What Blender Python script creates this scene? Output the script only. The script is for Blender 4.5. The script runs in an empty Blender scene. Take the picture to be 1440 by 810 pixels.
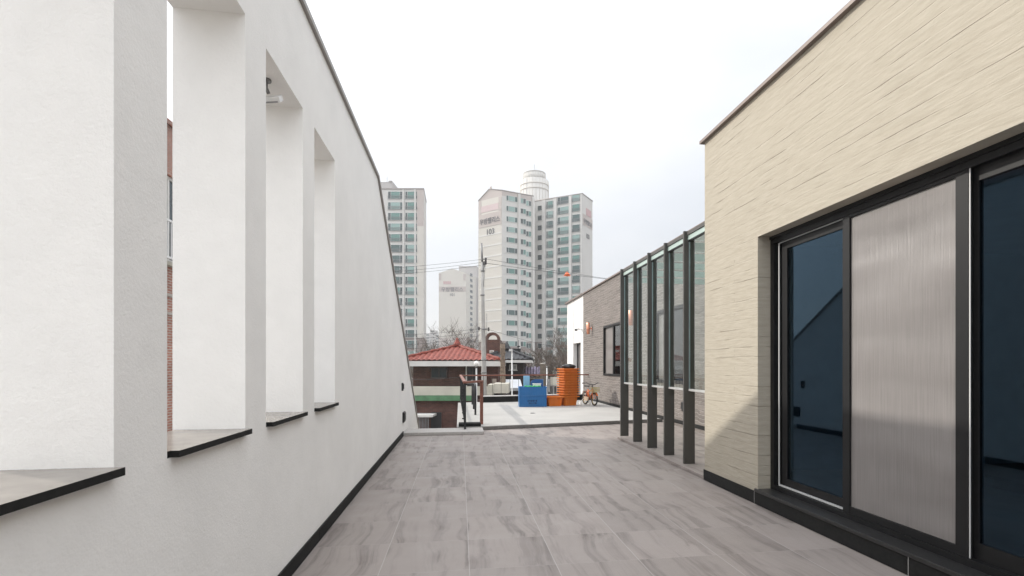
import bpy, math, random
from mathutils import Vector, Matrix
random.seed(7)
S = bpy.context.scene
COL = S.collection
R = math.radians

# ------------------------------------------------------------------ camera
H = 1.37                       # eye height above the tiled terrace
YAW = R(8.609)                 # camera looks a little to the right of the terrace axis (+y)
cam = bpy.data.cameras.new('camera')
cam.sensor_width = 36; cam.lens = 18.0
cam.shift_x = -0.025; cam.shift_y = 0.0757
cam.clip_start = 0.05; cam.clip_end = 5000
co = bpy.data.objects.new('camera', cam); COL.objects.link(co)
co.location = (0, 0, H); co.rotation_euler = (R(90), 0, -YAW)
S.camera = co

# ------------------------------------------------------------------ light
SUN = Vector((1, -0.62, -0.71)).normalized()
el = math.asin(-SUN.z); az = math.atan2(-SUN.x, -SUN.y)
W = bpy.data.worlds.new('World'); S.world = W; W.use_nodes = True
nt = W.node_tree; nt.nodes.clear()
sky = nt.nodes.new('ShaderNodeTexSky'); sky.sky_type = 'NISHITA'; sky.sun_disc = False
sky.sun_elevation = el; sky.sun_rotation = az
sky.air_density = 1.0; sky.dust_density = 3.0; sky.ozone_density = 1.0
tc = nt.nodes.new('ShaderNodeTexCoord')
nz = nt.nodes.new('ShaderNodeTexNoise'); nz.inputs['Scale'].default_value = 2.2; nz.inputs['Detail'].default_value = 5
mpn = nt.nodes.new('ShaderNodeMapping'); mpn.inputs['Scale'].default_value = (1, 1, 2.5)
nt.links.new(tc.outputs['Generated'], mpn.inputs['Vector']); nt.links.new(mpn.outputs['Vector'], nz.inputs['Vector'])
rmp = nt.nodes.new('ShaderNodeMapRange')
rmp.inputs['From Min'].default_value = .3; rmp.inputs['From Max'].default_value = .7
rmp.inputs['To Min'].default_value = .68; rmp.inputs['To Max'].default_value = .95
nt.links.new(nz.outputs['Fac'], rmp.inputs['Value'])
mxw = nt.nodes.new('ShaderNodeMix'); mxw.data_type = 'RGBA'
nt.links.new(rmp.outputs['Result'], mxw.inputs['Factor'])
nt.links.new(sky.outputs['Color'], mxw.inputs['A'])
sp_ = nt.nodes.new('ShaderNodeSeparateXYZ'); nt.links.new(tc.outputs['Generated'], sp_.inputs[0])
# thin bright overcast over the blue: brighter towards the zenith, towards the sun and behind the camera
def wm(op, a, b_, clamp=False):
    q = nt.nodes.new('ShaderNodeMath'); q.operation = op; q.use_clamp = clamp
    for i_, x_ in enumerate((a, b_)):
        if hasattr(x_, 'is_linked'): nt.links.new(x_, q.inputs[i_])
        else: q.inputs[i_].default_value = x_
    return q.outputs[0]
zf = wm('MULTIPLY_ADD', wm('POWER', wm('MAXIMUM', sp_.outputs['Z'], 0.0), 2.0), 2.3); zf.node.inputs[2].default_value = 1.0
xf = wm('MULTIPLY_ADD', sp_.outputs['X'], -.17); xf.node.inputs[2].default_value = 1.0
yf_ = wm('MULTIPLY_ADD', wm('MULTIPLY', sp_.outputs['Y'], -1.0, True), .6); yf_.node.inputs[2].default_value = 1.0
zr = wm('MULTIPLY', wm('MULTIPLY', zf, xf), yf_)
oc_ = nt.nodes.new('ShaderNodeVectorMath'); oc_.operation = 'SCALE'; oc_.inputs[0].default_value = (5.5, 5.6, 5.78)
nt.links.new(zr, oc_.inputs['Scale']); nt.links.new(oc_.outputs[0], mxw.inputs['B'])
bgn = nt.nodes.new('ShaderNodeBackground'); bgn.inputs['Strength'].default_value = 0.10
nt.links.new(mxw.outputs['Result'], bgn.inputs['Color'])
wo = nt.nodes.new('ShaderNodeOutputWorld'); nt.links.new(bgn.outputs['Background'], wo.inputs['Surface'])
sl = bpy.data.lights.new('sun', 'SUN'); sl.energy = 2.15; sl.angle = R(0.9); sl.color = (1, .95, .87)
so = bpy.data.objects.new('sun', sl); COL.objects.link(so)
so.rotation_euler = SUN.to_track_quat('-Z', 'Y').to_euler(); so.location = (-20, 12, 20)
vs = S.view_settings; vs.view_transform = 'Standard'; vs.look = 'None'
vs.exposure = 0.70; vs.gamma = 1.0; vs.use_curve_mapping = False
S.cycles.max_bounces = 8; S.cycles.transparent_max_bounces = 12
S.cycles.volume_bounces = 0

# ------------------------------------------------------------------ materials
class NT:
    def __init__(s, name):
        s.m = bpy.data.materials.new(name); s.m.use_nodes = True
        s.t = s.m.node_tree; s.b = s.t.nodes['Principled BSDF']; s.out = s.t.nodes['Material Output']
    def n(s, typ, **kw):
        q = s.t.nodes.new(typ)
        for k, v in kw.items():
            if k in q.bl_rna.properties: setattr(q, k, v)
            else: q.inputs[k.replace('_', ' ')].default_value = v
        return q
    def l(s, a, b): s.t.links.new(a, b)
    def coord(s, scale=(1, 1, 1)):
        t = s.n('ShaderNodeTexCoord'); m = s.n('ShaderNodeMapping'); m.inputs['Scale'].default_value = scale
        s.l(t.outputs['Object'], m.inputs['Vector']); return m.outputs['Vector']
    def noise(s, vec, scale, detail=4, rough=.55):
        q = s.n('ShaderNodeTexNoise'); q.inputs['Scale'].default_value = scale
        q.inputs['Detail'].default_value = detail; q.inputs['Roughness'].default_value = rough
        if vec is not None: s.l(vec, q.inputs['Vector'])
        return q.outputs['Fac']
    def rng(s, v, a, b, c, d):
        q = s.n('ShaderNodeMapRange')
        for k, x in zip(('From Min', 'From Max', 'To Min', 'To Max'), (a, b, c, d)): q.inputs[k].default_value = x
        s.l(v, q.inputs['Value']); return q.outputs['Result']
    def mix(s, f, a, b):
        q = s.n('ShaderNodeMix', data_type='RGBA')
        for k, x in (('Factor', f), ('A', a), ('B', b)):
            if hasattr(x, 'is_linked'): s.l(x, q.inputs[k])
            elif k == 'Factor': q.inputs[k].default_value = x
            else: q.inputs[k].default_value = (*x, 1)
        return q.outputs['Result']
    def math(s, op, a, b=0.0):
        q = s.n('ShaderNodeMath', operation=op)
        for i, x in enumerate((a, b)):
            if hasattr(x, 'is_linked'): s.l(x, q.inputs[i])
            else: q.inputs[i].default_value = x
        return q.outputs['Value']
    def bump(s, h, strength=.3, dist=.01):
        q = s.n('ShaderNodeBump'); q.inputs['Strength'].default_value = strength; q.inputs['Distance'].default_value = dist
        s.l(h, q.inputs['Height']); s.l(q.outputs['Normal'], s.b.inputs['Normal'])
    def base(s, c):
        if hasattr(c, 'is_linked'): s.l(c, s.b.inputs['Base Color'])
        else: s.b.inputs['Base Color'].default_value = (*c, 1)

def sc(c, k): return tuple(min(1, x * k) for x in c)
MATS = {}
def mat(name, c, rough=.6, metal=0.0, var=.12, scale=6, bump=0.0, bscale=60, spec=.5):
    if name in MATS: return MATS[name]
    k = NT(name); v = k.coord()
    f = k.rng(k.noise(v, scale, 5), .3, .7, 0, 1)
    k.base(k.mix(f, sc(c, 1 - var), sc(c, 1 + var)))
    k.b.inputs['Roughness'].default_value = rough; k.b.inputs['Metallic'].default_value = metal
    k.b.inputs['Specular IOR Level'].default_value = spec
    if bump: k.bump(k.noise(v, bscale, 3), bump, .01)
    MATS[name] = k.m; return k.m

def plaster(name, c, bs=.35, stain=.05):
    k = NT(name); v = k.coord()
    f = k.noise(v, 1.3, 6); f2 = k.noise(v, 9, 3)
    k.base(k.mix(k.rng(k.math('ADD', k.math('MULTIPLY', f, .7), k.math('MULTIPLY', f2, .3)), .35, .65, 0, 1), sc(c, 1 - stain), sc(c, 1 + stain * .6)))
    k.b.inputs['Roughness'].default_value = .9; k.b.inputs['Specular IOR Level'].default_value = .2
    h = k.math('ADD', k.noise(v, 75, 4, .65), k.math('MULTIPLY', k.noise(v, 22, 3), .8))
    k.bump(h, bs, .007)
    return k.m
WHITE = plaster('white_plaster', (.88, .868, .842), .30)
WHITE2 = plaster('white_render', (.80, .79, .77), .2)

def tile_mat():
    k = NT('taupe_porcelain_tile')
    t = k.n('ShaderNodeTexCoord'); sep = k.n('ShaderNodeSeparateXYZ'); k.l(t.outputs['Object'], sep.inputs[0])
    T = .592
    tx = k.math('DIVIDE', k.math('SUBTRACT', sep.outputs['X'], .061), T)
    ty = k.math('DIVIDE', k.math('SUBTRACT', sep.outputs['Y'], 4.06), T)
    ix = k.math('FLOOR', tx); iy = k.math('FLOOR', ty)
    fx = k.math('SUBTRACT', tx, ix); fy = k.math('SUBTRACT', ty, iy)
    cb = k.n('ShaderNodeCombineXYZ'); k.l(ix, cb.inputs[0]); k.l(iy, cb.inputs[1])
    wn = k.n('ShaderNodeTexWhiteNoise', noise_dimensions='2D'); k.l(cb.outputs[0], wn.inputs['Vector'])
    # veins run along y, bent by noise; each tile is cut from a different place of the slab
    va = k.n('ShaderNodeVectorMath', operation='SCALE'); k.l(wn.outputs['Color'], va.inputs[0]); va.inputs['Scale'].default_value = 37.0
    vb = k.n('ShaderNodeVectorMath', operation='ADD'); k.l(t.outputs['Object'], vb.inputs[0]); k.l(va.outputs[0], vb.inputs[1])
    mp = k.n('ShaderNodeMapping'); mp.inputs['Scale'].default_value = (1, .30, 1); k.l(vb.outputs[0], mp.inputs['Vector'])
    w1 = k.n('ShaderNodeTexNoise'); w1.inputs['Scale'].default_value = 1.7; w1.inputs['Detail'].default_value = 1.5; k.l(vb.outputs[0], w1.inputs['Vector'])
    ws = k.n('ShaderNodeVectorMath', operation='SCALE'); k.l(w1.outputs['Color'], ws.inputs[0]); ws.inputs['Scale'].default_value = .20
    wv = k.n('ShaderNodeVectorMath', operation='ADD'); k.l(mp.outputs['Vector'], wv.inputs[0]); k.l(ws.outputs[0], wv.inputs[1])
    mp2 = k.n('ShaderNodeMapping'); mp2.inputs['Scale'].default_value = (1, .035, 1); k.l(wv.outputs[0], mp2.inputs['Vector'])
    n1 = k.noise(mp2.outputs['Vector'], 9, 3, .55); n2 = k.noise(mp2.outputs['Vector'], 30, 4, .65)
    band = k.rng(n1, .50, .63, 0, 1); fine = k.rng(n2, .47, .62, 0, 1)
    v = k.math('MAXIMUM', 0, k.math('ADD', k.math('MULTIPLY', band, .55), k.math('MULTIPLY', k.math('MULTIPLY', fine, k.rng(n1, .40, .58, 0.1, 1)), .45)))
    c = k.mix(v, (.276, .242, .222), (.135, .114, .104))
    c = k.mix(k.rng(k.noise(vb.outputs[0], 1.7, 3), .35, .7, 0, .5), c, (.305, .268, .25))
    tv = k.n('ShaderNodeHueSaturation'); k.l(c, tv.inputs['Color']); k.l(k.rng(wn.outputs['Value'], 0, 1, .93, 1.06), tv.inputs['Value'])
    # grout
    gx = k.math('MAXIMUM', k.math('LESS_THAN', fx, .0075), k.math('GREATER_THAN', fx, .9975))
    gy = k.math('LESS_THAN', fy, .006)
    c2 = k.mix(k.math('MULTIPLY', gx, .6), tv.outputs['Color'], (.42, .395, .375))
    c2 = k.mix(k.math('MULTIPLY', gy, .22), c2, (.55, .53, .51))
    # pale dried water marks
    c2 = k.mix(k.rng(k.noise(t.outputs['Object'], .55, 5), .52, .72, 0, .15), c2, (.38, .345, .33))
    k.base(c2)
    k.l(k.rng(k.noise(t.outputs['Object'], 3, 4), .3, .7, .42, .6), k.b.inputs['Roughness'])
    k.b.inputs['Specular IOR Level'].default_value = .45
    k.bump(k.math('MULTIPLY', k.math('MAXIMUM', gx, gy), -1), .4, .002)
    return k.m
TILE = tile_mat()

def beige_brick():
    k = NT('beige_trowelled_brick')
    t = k.n('ShaderNodeTexCoord'); sep = k.n('ShaderNodeSeparateXYZ'); k.l(t.outputs['Object'], sep.inputs[0])
    uv = k.n('ShaderNodeCombineXYZ'); k.l(k.math('ADD', sep.outputs['Y'], sep.outputs['X']), uv.inputs[0]); k.l(sep.outputs['Z'], uv.inputs[1])
    wob = k.n('ShaderNodeTexNoise'); wob.inputs['Scale'].default_value = 1.6; wob.inputs['Detail'].default_value = 3; k.l(uv.outputs[0], wob.inputs['Vector'])
    ws = k.n('ShaderNodeVectorMath', operation='SCALE'); k.l(wob.outputs['Color'], ws.inputs[0]); ws.inputs['Scale'].default_value = .03
    wv = k.n('ShaderNodeVectorMath', operation='ADD'); k.l(uv.outputs[0], wv.inputs[0]); k.l(ws.outputs[0], wv.inputs[1])
    br = k.n('ShaderNodeTexBrick', offset=.37, offset_frequency=2)
    br.inputs['Scale'].default_value = 1; br.inputs['Brick Width'].default_value = 57; br.inputs['Row Height'].default_value = .098
    br.inputs['Mortar Size'].default_value = .005; br.inputs['Mortar Smooth'].default_value = .6; br.inputs['Bias'].default_value = 0
    br.inputs['Color1'].default_value = (0, 0, 0, 1); br.inputs['Color2'].default_value = (1, 1, 1, 1); br.inputs['Mortar'].default_value = (.5, .5, .5, 1)
    k.l(wv.outputs[0], br.inputs['Vector'])
    m1 = k.n('ShaderNodeMapping'); m1.inputs['Scale'].default_value = (1.0, 6, 1); k.l(wv.outputs[0], m1.inputs['Vector'])
    streak = k.noise(m1.outputs['Vector'], 5, 5, .6)
    m2 = k.n('ShaderNodeMapping'); m2.inputs['Scale'].default_value = (.75, 5.0, 1); k.l(uv.outputs[0], m2.inputs['Vector'])
    gate = k.rng(k.noise(m2.outputs['Vector'], 2.8, 2), .50, .72, .02, 1)           # joints only open here and there
    crack = k.math('MULTIPLY', br.outputs['Fac'], gate)
    c = k.mix(k.rng(streak, .3, .7, 0, 1), (.372, .334, .268), (.442, .402, .332))
    c = k.mix(k.rng(k.noise(uv.outputs[0], 1.1, 4), .35, .7, 0, .5), c, (.425, .386, .312))
    c = k.mix(k.math('MULTIPLY', crack, .5), c, (.20, .17, .13))
    k.base(c); k.b.inputs['Roughness'].default_value = .88; k.b.inputs['Specular IOR Level'].default_value = .25
    tone = k.n('ShaderNodeSeparateColor'); k.l(br.outputs['Color'], tone.inputs[0])
    h = k.math('ADD', k.math('MULTIPLY', streak, .55), k.math('MULTIPLY', tone.outputs[0], .03))
    h = k.math('SUBTRACT', h, k.math('ADD', k.math('MULTIPLY', crack, 1.4), k.math('MULTIPLY', br.outputs['Fac'], .05)))
    h = k.math('ADD', h, k.math('MULTIPLY', k.noise(uv.outputs[0], 40, 3), .12))
    k.bump(h, .62, .014)
    return k.m
BEIGE = beige_brick()

def grey_brick():
    k = NT('grey_split_stone_brick')
    t = k.n('ShaderNodeTexCoord'); sep = k.n('ShaderNodeSeparateXYZ'); k.l(t.outputs['Object'], sep.inputs[0])
    uv = k.n('ShaderNodeCombineXYZ'); k.l(k.math('ADD', sep.outputs['Y'], sep.outputs['X']), uv.inputs[0]); k.l(sep.outputs['Z'], uv.inputs[1])
    wob = k.n('ShaderNodeTexNoise'); wob.inputs['Scale'].default_value = 4.5; wob.inputs['Detail'].default_value = 4; k.l(uv.outputs[0], wob.inputs['Vector'])
    ws = k.n('ShaderNodeVectorMath', operation='SCALE'); k.l(wob.outputs['Color'], ws.inputs[0]); ws.inputs['Scale'].default_value = .11
    wv = k.n('ShaderNodeVectorMath', operation='ADD'); k.l(uv.outputs[0], wv.inputs[0]); k.l(ws.outputs[0], wv.inputs[1])
    br = k.n('ShaderNodeTexBrick', offset=.43, offset_frequency=2)
    br.inputs['Scale'].default_value = 1; br.inputs['Brick Width'].default_value = .52; br.inputs['Row Height'].default_value = .082
    br.inputs['Mortar Size'].default_value = .006; br.inputs['Mortar Smooth'].default_value = .8
    br.inputs['Color1'].default_value = (.165, .146, .133, 1); br.inputs['Color2'].default_value = (.22, .195, .178, 1); br.inputs['Mortar'].default_value = (.40, .37, .345, 1)
    k.l(wv.outputs[0], br.inputs['Vector'])
    m1 = k.n('ShaderNodeMapping'); m1.inputs['Scale'].default_value = (1, 4, 1); k.l(wv.outputs[0], m1.inputs['Vector'])
    st = k.noise(m1.outputs['Vector'], 7, 5, .65)
    hs = k.n('ShaderNodeHueSaturation'); k.l(br.outputs['Color'], hs.inputs['Color']); k.l(k.rng(st, .3, .7, .82, 1.16), hs.inputs['Value'])
    k.base(hs.outputs['Color']); k.b.inputs['Roughness'].default_value = .9
    h = k.math('ADD', k.math('MULTIPLY', st, .8), k.math('MULTIPLY', br.outputs['Fac'], -.7))
    k.bump(h, .8, .02)
    return k.m
GREYB = grey_brick()

def brick(name, c1, c2, mortar, w=.2, h=.067, ms=.008):
    k = NT(name)
    t = k.n('ShaderNodeTexCoord'); sep = k.n('ShaderNodeSeparateXYZ'); k.l(t.outputs['Object'], sep.inputs[0])
    uv = k.n('ShaderNodeCombineXYZ'); k.l(k.math('ADD', sep.outputs['Y'], sep.outputs['X']), uv.inputs[0]); k.l(sep.outputs['Z'], uv.inputs[1])
    br = k.n('ShaderNodeTexBrick'); br.inputs['Scale'].default_value = 1
    br.inputs['Brick Width'].default_value = w; br.inputs['Row Height'].default_value = h; br.inputs['Mortar Size'].default_value = ms
    br.inputs['Color1'].default_value = (*c1, 1); br.inputs['Color2'].default_value = (*c2, 1); br.inputs['Mortar'].default_value = (*mortar, 1)
    k.l(uv.outputs[0], br.inputs['Vector'])
    hs = k.n('ShaderNodeHueSaturation'); k.l(br.outputs['Color'], hs.inputs['Color'])
    k.l(k.rng(k.noise(uv.outputs[0], 2.2, 5), .3, .7, .75, 1.2), hs.inputs['Value'])
    k.base(hs.outputs['Color']); k.b.inputs['Roughness'].default_value = .9
    k.bump(k.math('MULTIPLY', br.outputs['Fac'], -1), .5, .008)
    return k.m
REDBRICK = brick('red_brick', (.30, .13, .09), (.38, .18, .13), (.50, .46, .42))
BROWNBRICK = brick('dark_brown_brick', (.075, .032, .024), (.115, .048, .036), (.10, .07, .06))
ARCHBRICK = brick('arch_brown_brick', (.085, .036, .026), (.12, .052, .038), (.12, .09, .07))

def glass(name, tint, rough=.0, refl=1.5, rc=(1, 1, 1)):
    k = NT(name); k.t.nodes.remove(k.b)
    tr = k.n('ShaderNodeBsdfTransparent'); tr.inputs['Color'].default_value = (*tint, 1)
    gl = k.n('ShaderNodeBsdfGlossy'); gl.inputs['Roughness'].default_value = rough; gl.inputs['Color'].default_value = (*rc, 1)
    fr = k.n('ShaderNodeFresnel'); fr.inputs['IOR'].default_value = refl
    ge = k.n('ShaderNodeNewGeometry')                       # one reflection per pane, at its outer face
    mx = k.n('ShaderNodeMixShader'); k.l(k.math('MULTIPLY', fr.outputs[0], k.math('SUBTRACT', 1.0, ge.outputs['Backfacing'])), mx.inputs[0]); k.l(tr.outputs[0], mx.inputs[1]); k.l(gl.outputs[0], mx.inputs[2])
    k.l(mx.outputs[0], k.out.inputs['Surface']); return k.m
DOORGLASS = glass('blue_tinted_glass', (.38, .50, .58), 0, 1.62, (.45, .72, 1.0))
CLEARGLASS = glass('clear_greenish_glass', (.90, .94, .925), 0, 1.45)
FACADEGLASS = glass('window_glass', (.30, .38, .40), 0, 1.6)

def screen_mat():
    k = NT('grey_insect_mesh')
    t = k.n('ShaderNodeTexCoord'); m = k.n('ShaderNodeMapping'); m.inputs['Scale'].default_value = (1, 40, 1.2)
    k.l(t.outputs['Object'], m.inputs['Vector'])
    f = k.noise(m.outputs['Vector'], 2, 3)
    m2 = k.n('ShaderNodeMapping'); m2.inputs['Scale'].default_value = (1, .8, 3); m2.inputs['Rotation'].default_value = (.25, 0, 0); k.l(t.outputs['Object'], m2.inputs['Vector'])
    g = k.noise(m2.outputs['Vector'], 1.1, 1, .3)
    k.base(k.mix(k.rng(f, .3, .7, 0, 1), (.23, .212, .202), (.275, .255, .243)))
    k.b.inputs['Roughness'].default_value = .34; k.b.inputs['Specular IOR Level'].default_value = .8
    k.l(k.rng(g, .3, .7, .74, .90), k.b.inputs['Alpha'])
    k.bump(k.math('ADD', k.math('MULTIPLY', f, .25), k.math('MULTIPLY', g, 3.0)), .5, .025)
    return k.m
SCREEN = screen_mat()

BLACKM = mat('black_window_metal', (.010, .010, .0105), .45, .0, .15, 3, spec=.3)
GRANITE = mat('black_granite', (.022, .022, .022), .32, 0, .35, 60)
GRANITEF = mat('black_granite_flamed', (.013, .013, .0125), .75, 0, .3, 40, spec=.25)
FINM = mat('charcoal_steel', (.062, .059, .054), .5, 0, .08, 3)
GREYMETAL = mat('taupe_coping_metal', (.33, .31, .295), .5, .2, .08, 3)
CAPM = mat('brown_roof_flashing', (.19, .15, .13), .5, .1, .08, 3)
WEATHER = mat('white_weather_strip', (.5, .5, .49), .5, 0, .03, 3)
GROUT = mat('pale_grout', (.5, .49, .47), .9)
CONC = mat('pale_terrace_concrete', (.375, .366, .347), .85, 0, .09, .9, .15, 90)
CURB = mat('grey_granite_kerb', (.16, .15, .14), .75, 0, .25, 30)
CURBL = mat('light_granite_kerb', (.40, .38, .36), .75, 0, .12, 30)
COPING_LIGHT = mat('pale_stone_coping', (.52, .51, .49), .8, 0, .08, 10)
COPPER = mat('copper_lamp_shell', (.80, .36, .24), .32, .75, .08, 6)
BLACKP = mat('black_plastic', (.012, .012, .013), .45, 0, .1, 6)
WHITEP = mat('white_plastic', (.75, .75, .74), .4, 0, .03, 6)
WOOD = mat('red_brown_handrail_wood', (.20, .075, .05), .45, 0, .25, 14)
BLACKST = mat('black_painted_steel', (.016, .016, .017), .45, 0, .1, 6)
INTERIOR_D = mat('interior_floor', (.10, .09, .08), .5)
INTERIOR_W = mat('interior_wall', (.35, .36, .38), .8)

# ------------------------------------------------------------------ mesh helpers
class MB:
    def __init__(s): s.v = []; s.f = []; s.m = []; s.sm = []
    def add(s, vs, fs, m=0, smooth=False):
        o = len(s.v); s.v += [Vector(p) for p in vs]
        for f in fs: s.f.append([i + o for i in f]); s.m.append(m); s.sm.append(smooth)
        return s
    def box(s, x0, x1, y0, y1, z0, z1, m=0):
        vs = [(x, y, z) for z in (z0, z1) for y in (y0, y1) for x in (x0, x1)]
        return s.add(vs, [(0, 2, 3, 1), (4, 5, 7, 6), (0, 1, 5, 4), (2, 6, 7, 3), (0, 4, 6, 2), (1, 3, 7, 5)], m)
    def obox(s, c, size, rot=(0, 0, 0), m=0):
        from mathutils import Euler
        q = Euler(rot).to_matrix(); h = Vector(size) / 2; c = Vector(c)
        vs = [c + q @ Vector((sx * h.x, sy * h.y, sz * h.z)) for sz in (-1, 1) for sy in (-1, 1) for sx in (-1, 1)]
        return s.add(vs, [(0, 2, 3, 1), (4, 5, 7, 6), (0, 1, 5, 4), (2, 6, 7, 3), (0, 4, 6, 2), (1, 3, 7, 5)], m)
    def prism(s, pts, a0, a1, axis='z', m=0):
        n = len(pts)
        def P(p, a):
            return (p[0], p[1], a) if axis == 'z' else ((a, p[0], p[1]) if axis == 'x' else (p[0], a, p[1]))
        vs = [P(p, a0) for p in pts] + [P(p, a1) for p in pts]
        fs = [tuple(range(n))[::-1], tuple(range(n, 2 * n))] + [(i, (i + 1) % n, n + (i + 1) % n, n + i) for i in range(n)]
        return s.add(vs, fs, m)
    def quad(s, a, b, c, d, m=0): return s.add([a, b, c, d], [(0, 1, 2, 3)], m)
    def tube(s, pts, r, seg=8, m=0, smooth=True, cap=True):
        pts = [Vector(p) for p in pts]; rs = r if isinstance(r, (list, tuple)) else [r] * len(pts)
        rings = []; up = None
        for i, p in enumerate(pts):
            d = (pts[min(i + 1, len(pts) - 1)] - pts[max(i - 1, 0)])
            if d.length < 1e-9: d = Vector((0, 0, 1))
            d.normalize()
            if up is None: up = Vector((0, 0, 1)) if abs(d.z) < .9 else Vector((1, 0, 0))
            a = d.cross(up)
            if a.length < 1e-6: a = d.orthogonal()
            a.normalize(); b = a.cross(d).normalized(); up = b
            rings.append([p + (a * math.cos(t) + b * math.sin(t)) * rs[i] for t in [2 * math.pi * k / seg for k in range(seg)]])
        vs = [q for r_ in rings for q in r_]; fs = []
        for i in range(len(rings) - 1):
            for k in range(seg):
                fs.append((i * seg + k, i * seg + (k + 1) % seg, (i + 1) * seg + (k + 1) % seg, (i + 1) * seg + k))
        s.add(vs, fs, m, smooth)
        if cap:
            o = len(s.v) - len(vs)
            s.f.append([o + k for k in range(seg)][::-1]); s.m.append(m); s.sm.append(False)
            s.f.append([o + (len(rings) - 1) * seg + k for k in range(seg)]); s.m.append(m); s.sm.append(False)
        return s
    def lathe(s, prof, c=(0, 0, 0), seg=16, m=0, smooth=True):
        c = Vector(c); vs = []; fs = []
        for r, z in prof:
            for k in range(seg):
                t = 2 * math.pi * k / seg; vs.append(c + Vector((r * math.cos(t), r * math.sin(t), z)))
        for i in range(len(prof) - 1):
            for k in range(seg):
                fs.append((i * seg + k, i * seg + (k + 1) % seg, (i + 1) * seg + (k + 1) % seg, (i + 1) * seg + k))
        s.add(vs, fs, m, smooth); o = len(s.v) - len(vs)
        s.f.append([o + k for k in range(seg)][::-1]); s.m.append(m); s.sm.append(False)
        s.f.append([o + (len(prof) - 1) * seg + k for k in range(seg)]); s.m.append(m); s.sm.append(False)
        return s
    def torus(s, c, R_, r, ax='y', seg=28, ts=8, m=0):
        vs = []; fs = []; c = Vector(c)
        for i in range(seg):
            a = 2 * math.pi * i / seg
            for j in range(ts):
                b = 2 * math.pi * j / ts; q = R_ + r * math.cos(b)
                p = (q * math.cos(a), r * math.sin(b), q * math.sin(a))
                vs.append(c + Vector(p))
        for i in range(seg):
            for j in range(ts):
                fs.append((i * ts + j, i * ts + (j + 1) % ts, ((i + 1) % seg) * ts + (j + 1) % ts, ((i + 1) % seg) * ts + j))
        return s.add(vs, fs, m, True)
    def build(s, name, mats, parent=None, local=False, bevel=0, loc=None):
        me = bpy.data.meshes.new(name); vs = s.v
        if parent is not None and not local:
            M = Matrix.Identity(4); q = parent
            while q is not None:
                M = Matrix.LocRotScale(q.location, q.rotation_euler, None) @ M; q = q.parent
            M = M.inverted(); vs = [M @ p for p in vs]
        me.from_pydata([tuple(p) for p in vs], [], s.f)
        mats = mats if isinstance(mats, (list, tuple)) else [mats]
        for k in mats: me.materials.append(k)
        me.polygons.foreach_set('material_index', s.m); me.polygons.foreach_set('use_smooth', s.sm)
        import bmesh
        bm = bmesh.new(); bm.from_mesh(me); bmesh.ops.recalc_face_normals(bm, faces=bm.faces); bm.to_mesh(me); bm.free()
        me.update()
        o = bpy.data.objects.new(name, me); COL.objects.link(o)
        if parent is not None: o.parent = parent
        if loc is not None: o.location = loc
        if bevel:
            b = o.modifiers.new('bevel', 'BEVEL'); b.width = bevel; b.segments = 2; b.limit_method = 'ANGLE'; b.angle_limit = R(40)
        return o

def tag(o, label=None, cat=None, group=None, kind=None):
    if label: o['label'] = label
    if cat: o['category'] = cat
    if group: o['group'] = group
    if kind: o['kind'] = kind
    return o
def thing(name, loc, label, cat, group=None, rz=0):
    o = bpy.data.objects.new(name, None); COL.objects.link(o); o.location = loc; o.rotation_euler = (0, 0, rz)
    o.empty_display_size = .1
    return tag(o, label, cat, group)
def copy_tree(o, parent=None):
    c = o.copy(); COL.objects.link(c)
    if parent is not None: c.parent = parent
    for ch in [q for q in bpy.data.objects if q.parent == o]: copy_tree(ch, c)
    return c

# the far scene is laid out along the camera's heading: u to the right, d ahead (metres)
CA, SA = math.cos(YAW), math.sin(YAW)
def WD(u, d, z=0): return Vector((u * CA + d * SA, -u * SA + d * CA, z))
def U(px, d): return (px - 756) / 720 * d
def Z(py, d): return H + (514 - py) / 720 * d

# ------------------------------------------------------------------ ground and terrace
tag(MB().box(-700, 700, -700, 700, -4.6, -4.0).build('ground', mat('neighbourhood_ground', (.16, .15, .14), .9, 0, .3, .08)), kind='structure')
tag(MB().prism([(-1.094, -4), (4.85, -4), (4.85, 11.84), (.463, 10.895), (-1.094, 10.895)], -.25, 0).build('terrace_floor', TILE), kind='structure')
tag(MB().prism([(2.896, 5.76), (4.85, 5.76), (4.85, 9.2), (2.896, 9.2)], .002, .044).build('terrace_step', TILE), kind='structure')
# white slab behind, with a granite kerb; its front runs slightly askew
SK = .216
def sk(x, y0): return y0 + SK * (x - .463)
tag(MB().prism([(.463, sk(.463, 10.97)), (4.85, sk(4.85, 10.97)), (4.85, sk(4.85, 18.3)), (-.07, sk(-.07, 18.3)), (-.07, 10.97), (.463, 10.97)], -.3, .068).build('upper_terrace_floor', CONC), kind='structure')
kb = MB()
for i in range(8):
    x0 = .463 + i * .548; x1 = x0 + .544
    if x1 > 4.85: x1 = 4.85
    kb.prism([(x0, sk(x0, 10.90)), (x1, sk(x1, 10.90)), (x1, sk(x1, 10.966)), (x0, sk(x0, 10.966))], .002, .074)
tag(kb.build('terrace_kerb', CURB, bevel=.004), kind='structure')
ck = MB().box(-1.076, .47, 10.22, 10.88, .002, .062)
tag(ck.build('edge_kerb', CURBL, bevel=.006), kind='structure')
pad = MB().box(-.03, .44, 10.985, 11.25, .070, .14)
tag(pad.build('granite_riser', GRANITEF, bevel=.004), kind='structure')
sub = MB().prism([(-1.08, -4), (4.7, -4), (4.7, 18.8), (-.02, 18.0), (-.02, 10.8), (-1.08, 10.8)], -4, -.31)
tag(sub.build('terrace_base', mat('base_render', (.35, .33, .31), .9)), kind='structure')
dr = thing('floor_drain', (1.957, 13.83, .068), 'small dark round floor drain set in the white terrace', 'drain')
b = MB(); b.lathe([(.075, 0), (.075, .004), (.06, .006)], (0, 0, 0), 20); b.build('ring', mat('drain_steel', (.12, .12, .12), .5, .5), dr, True)
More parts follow.
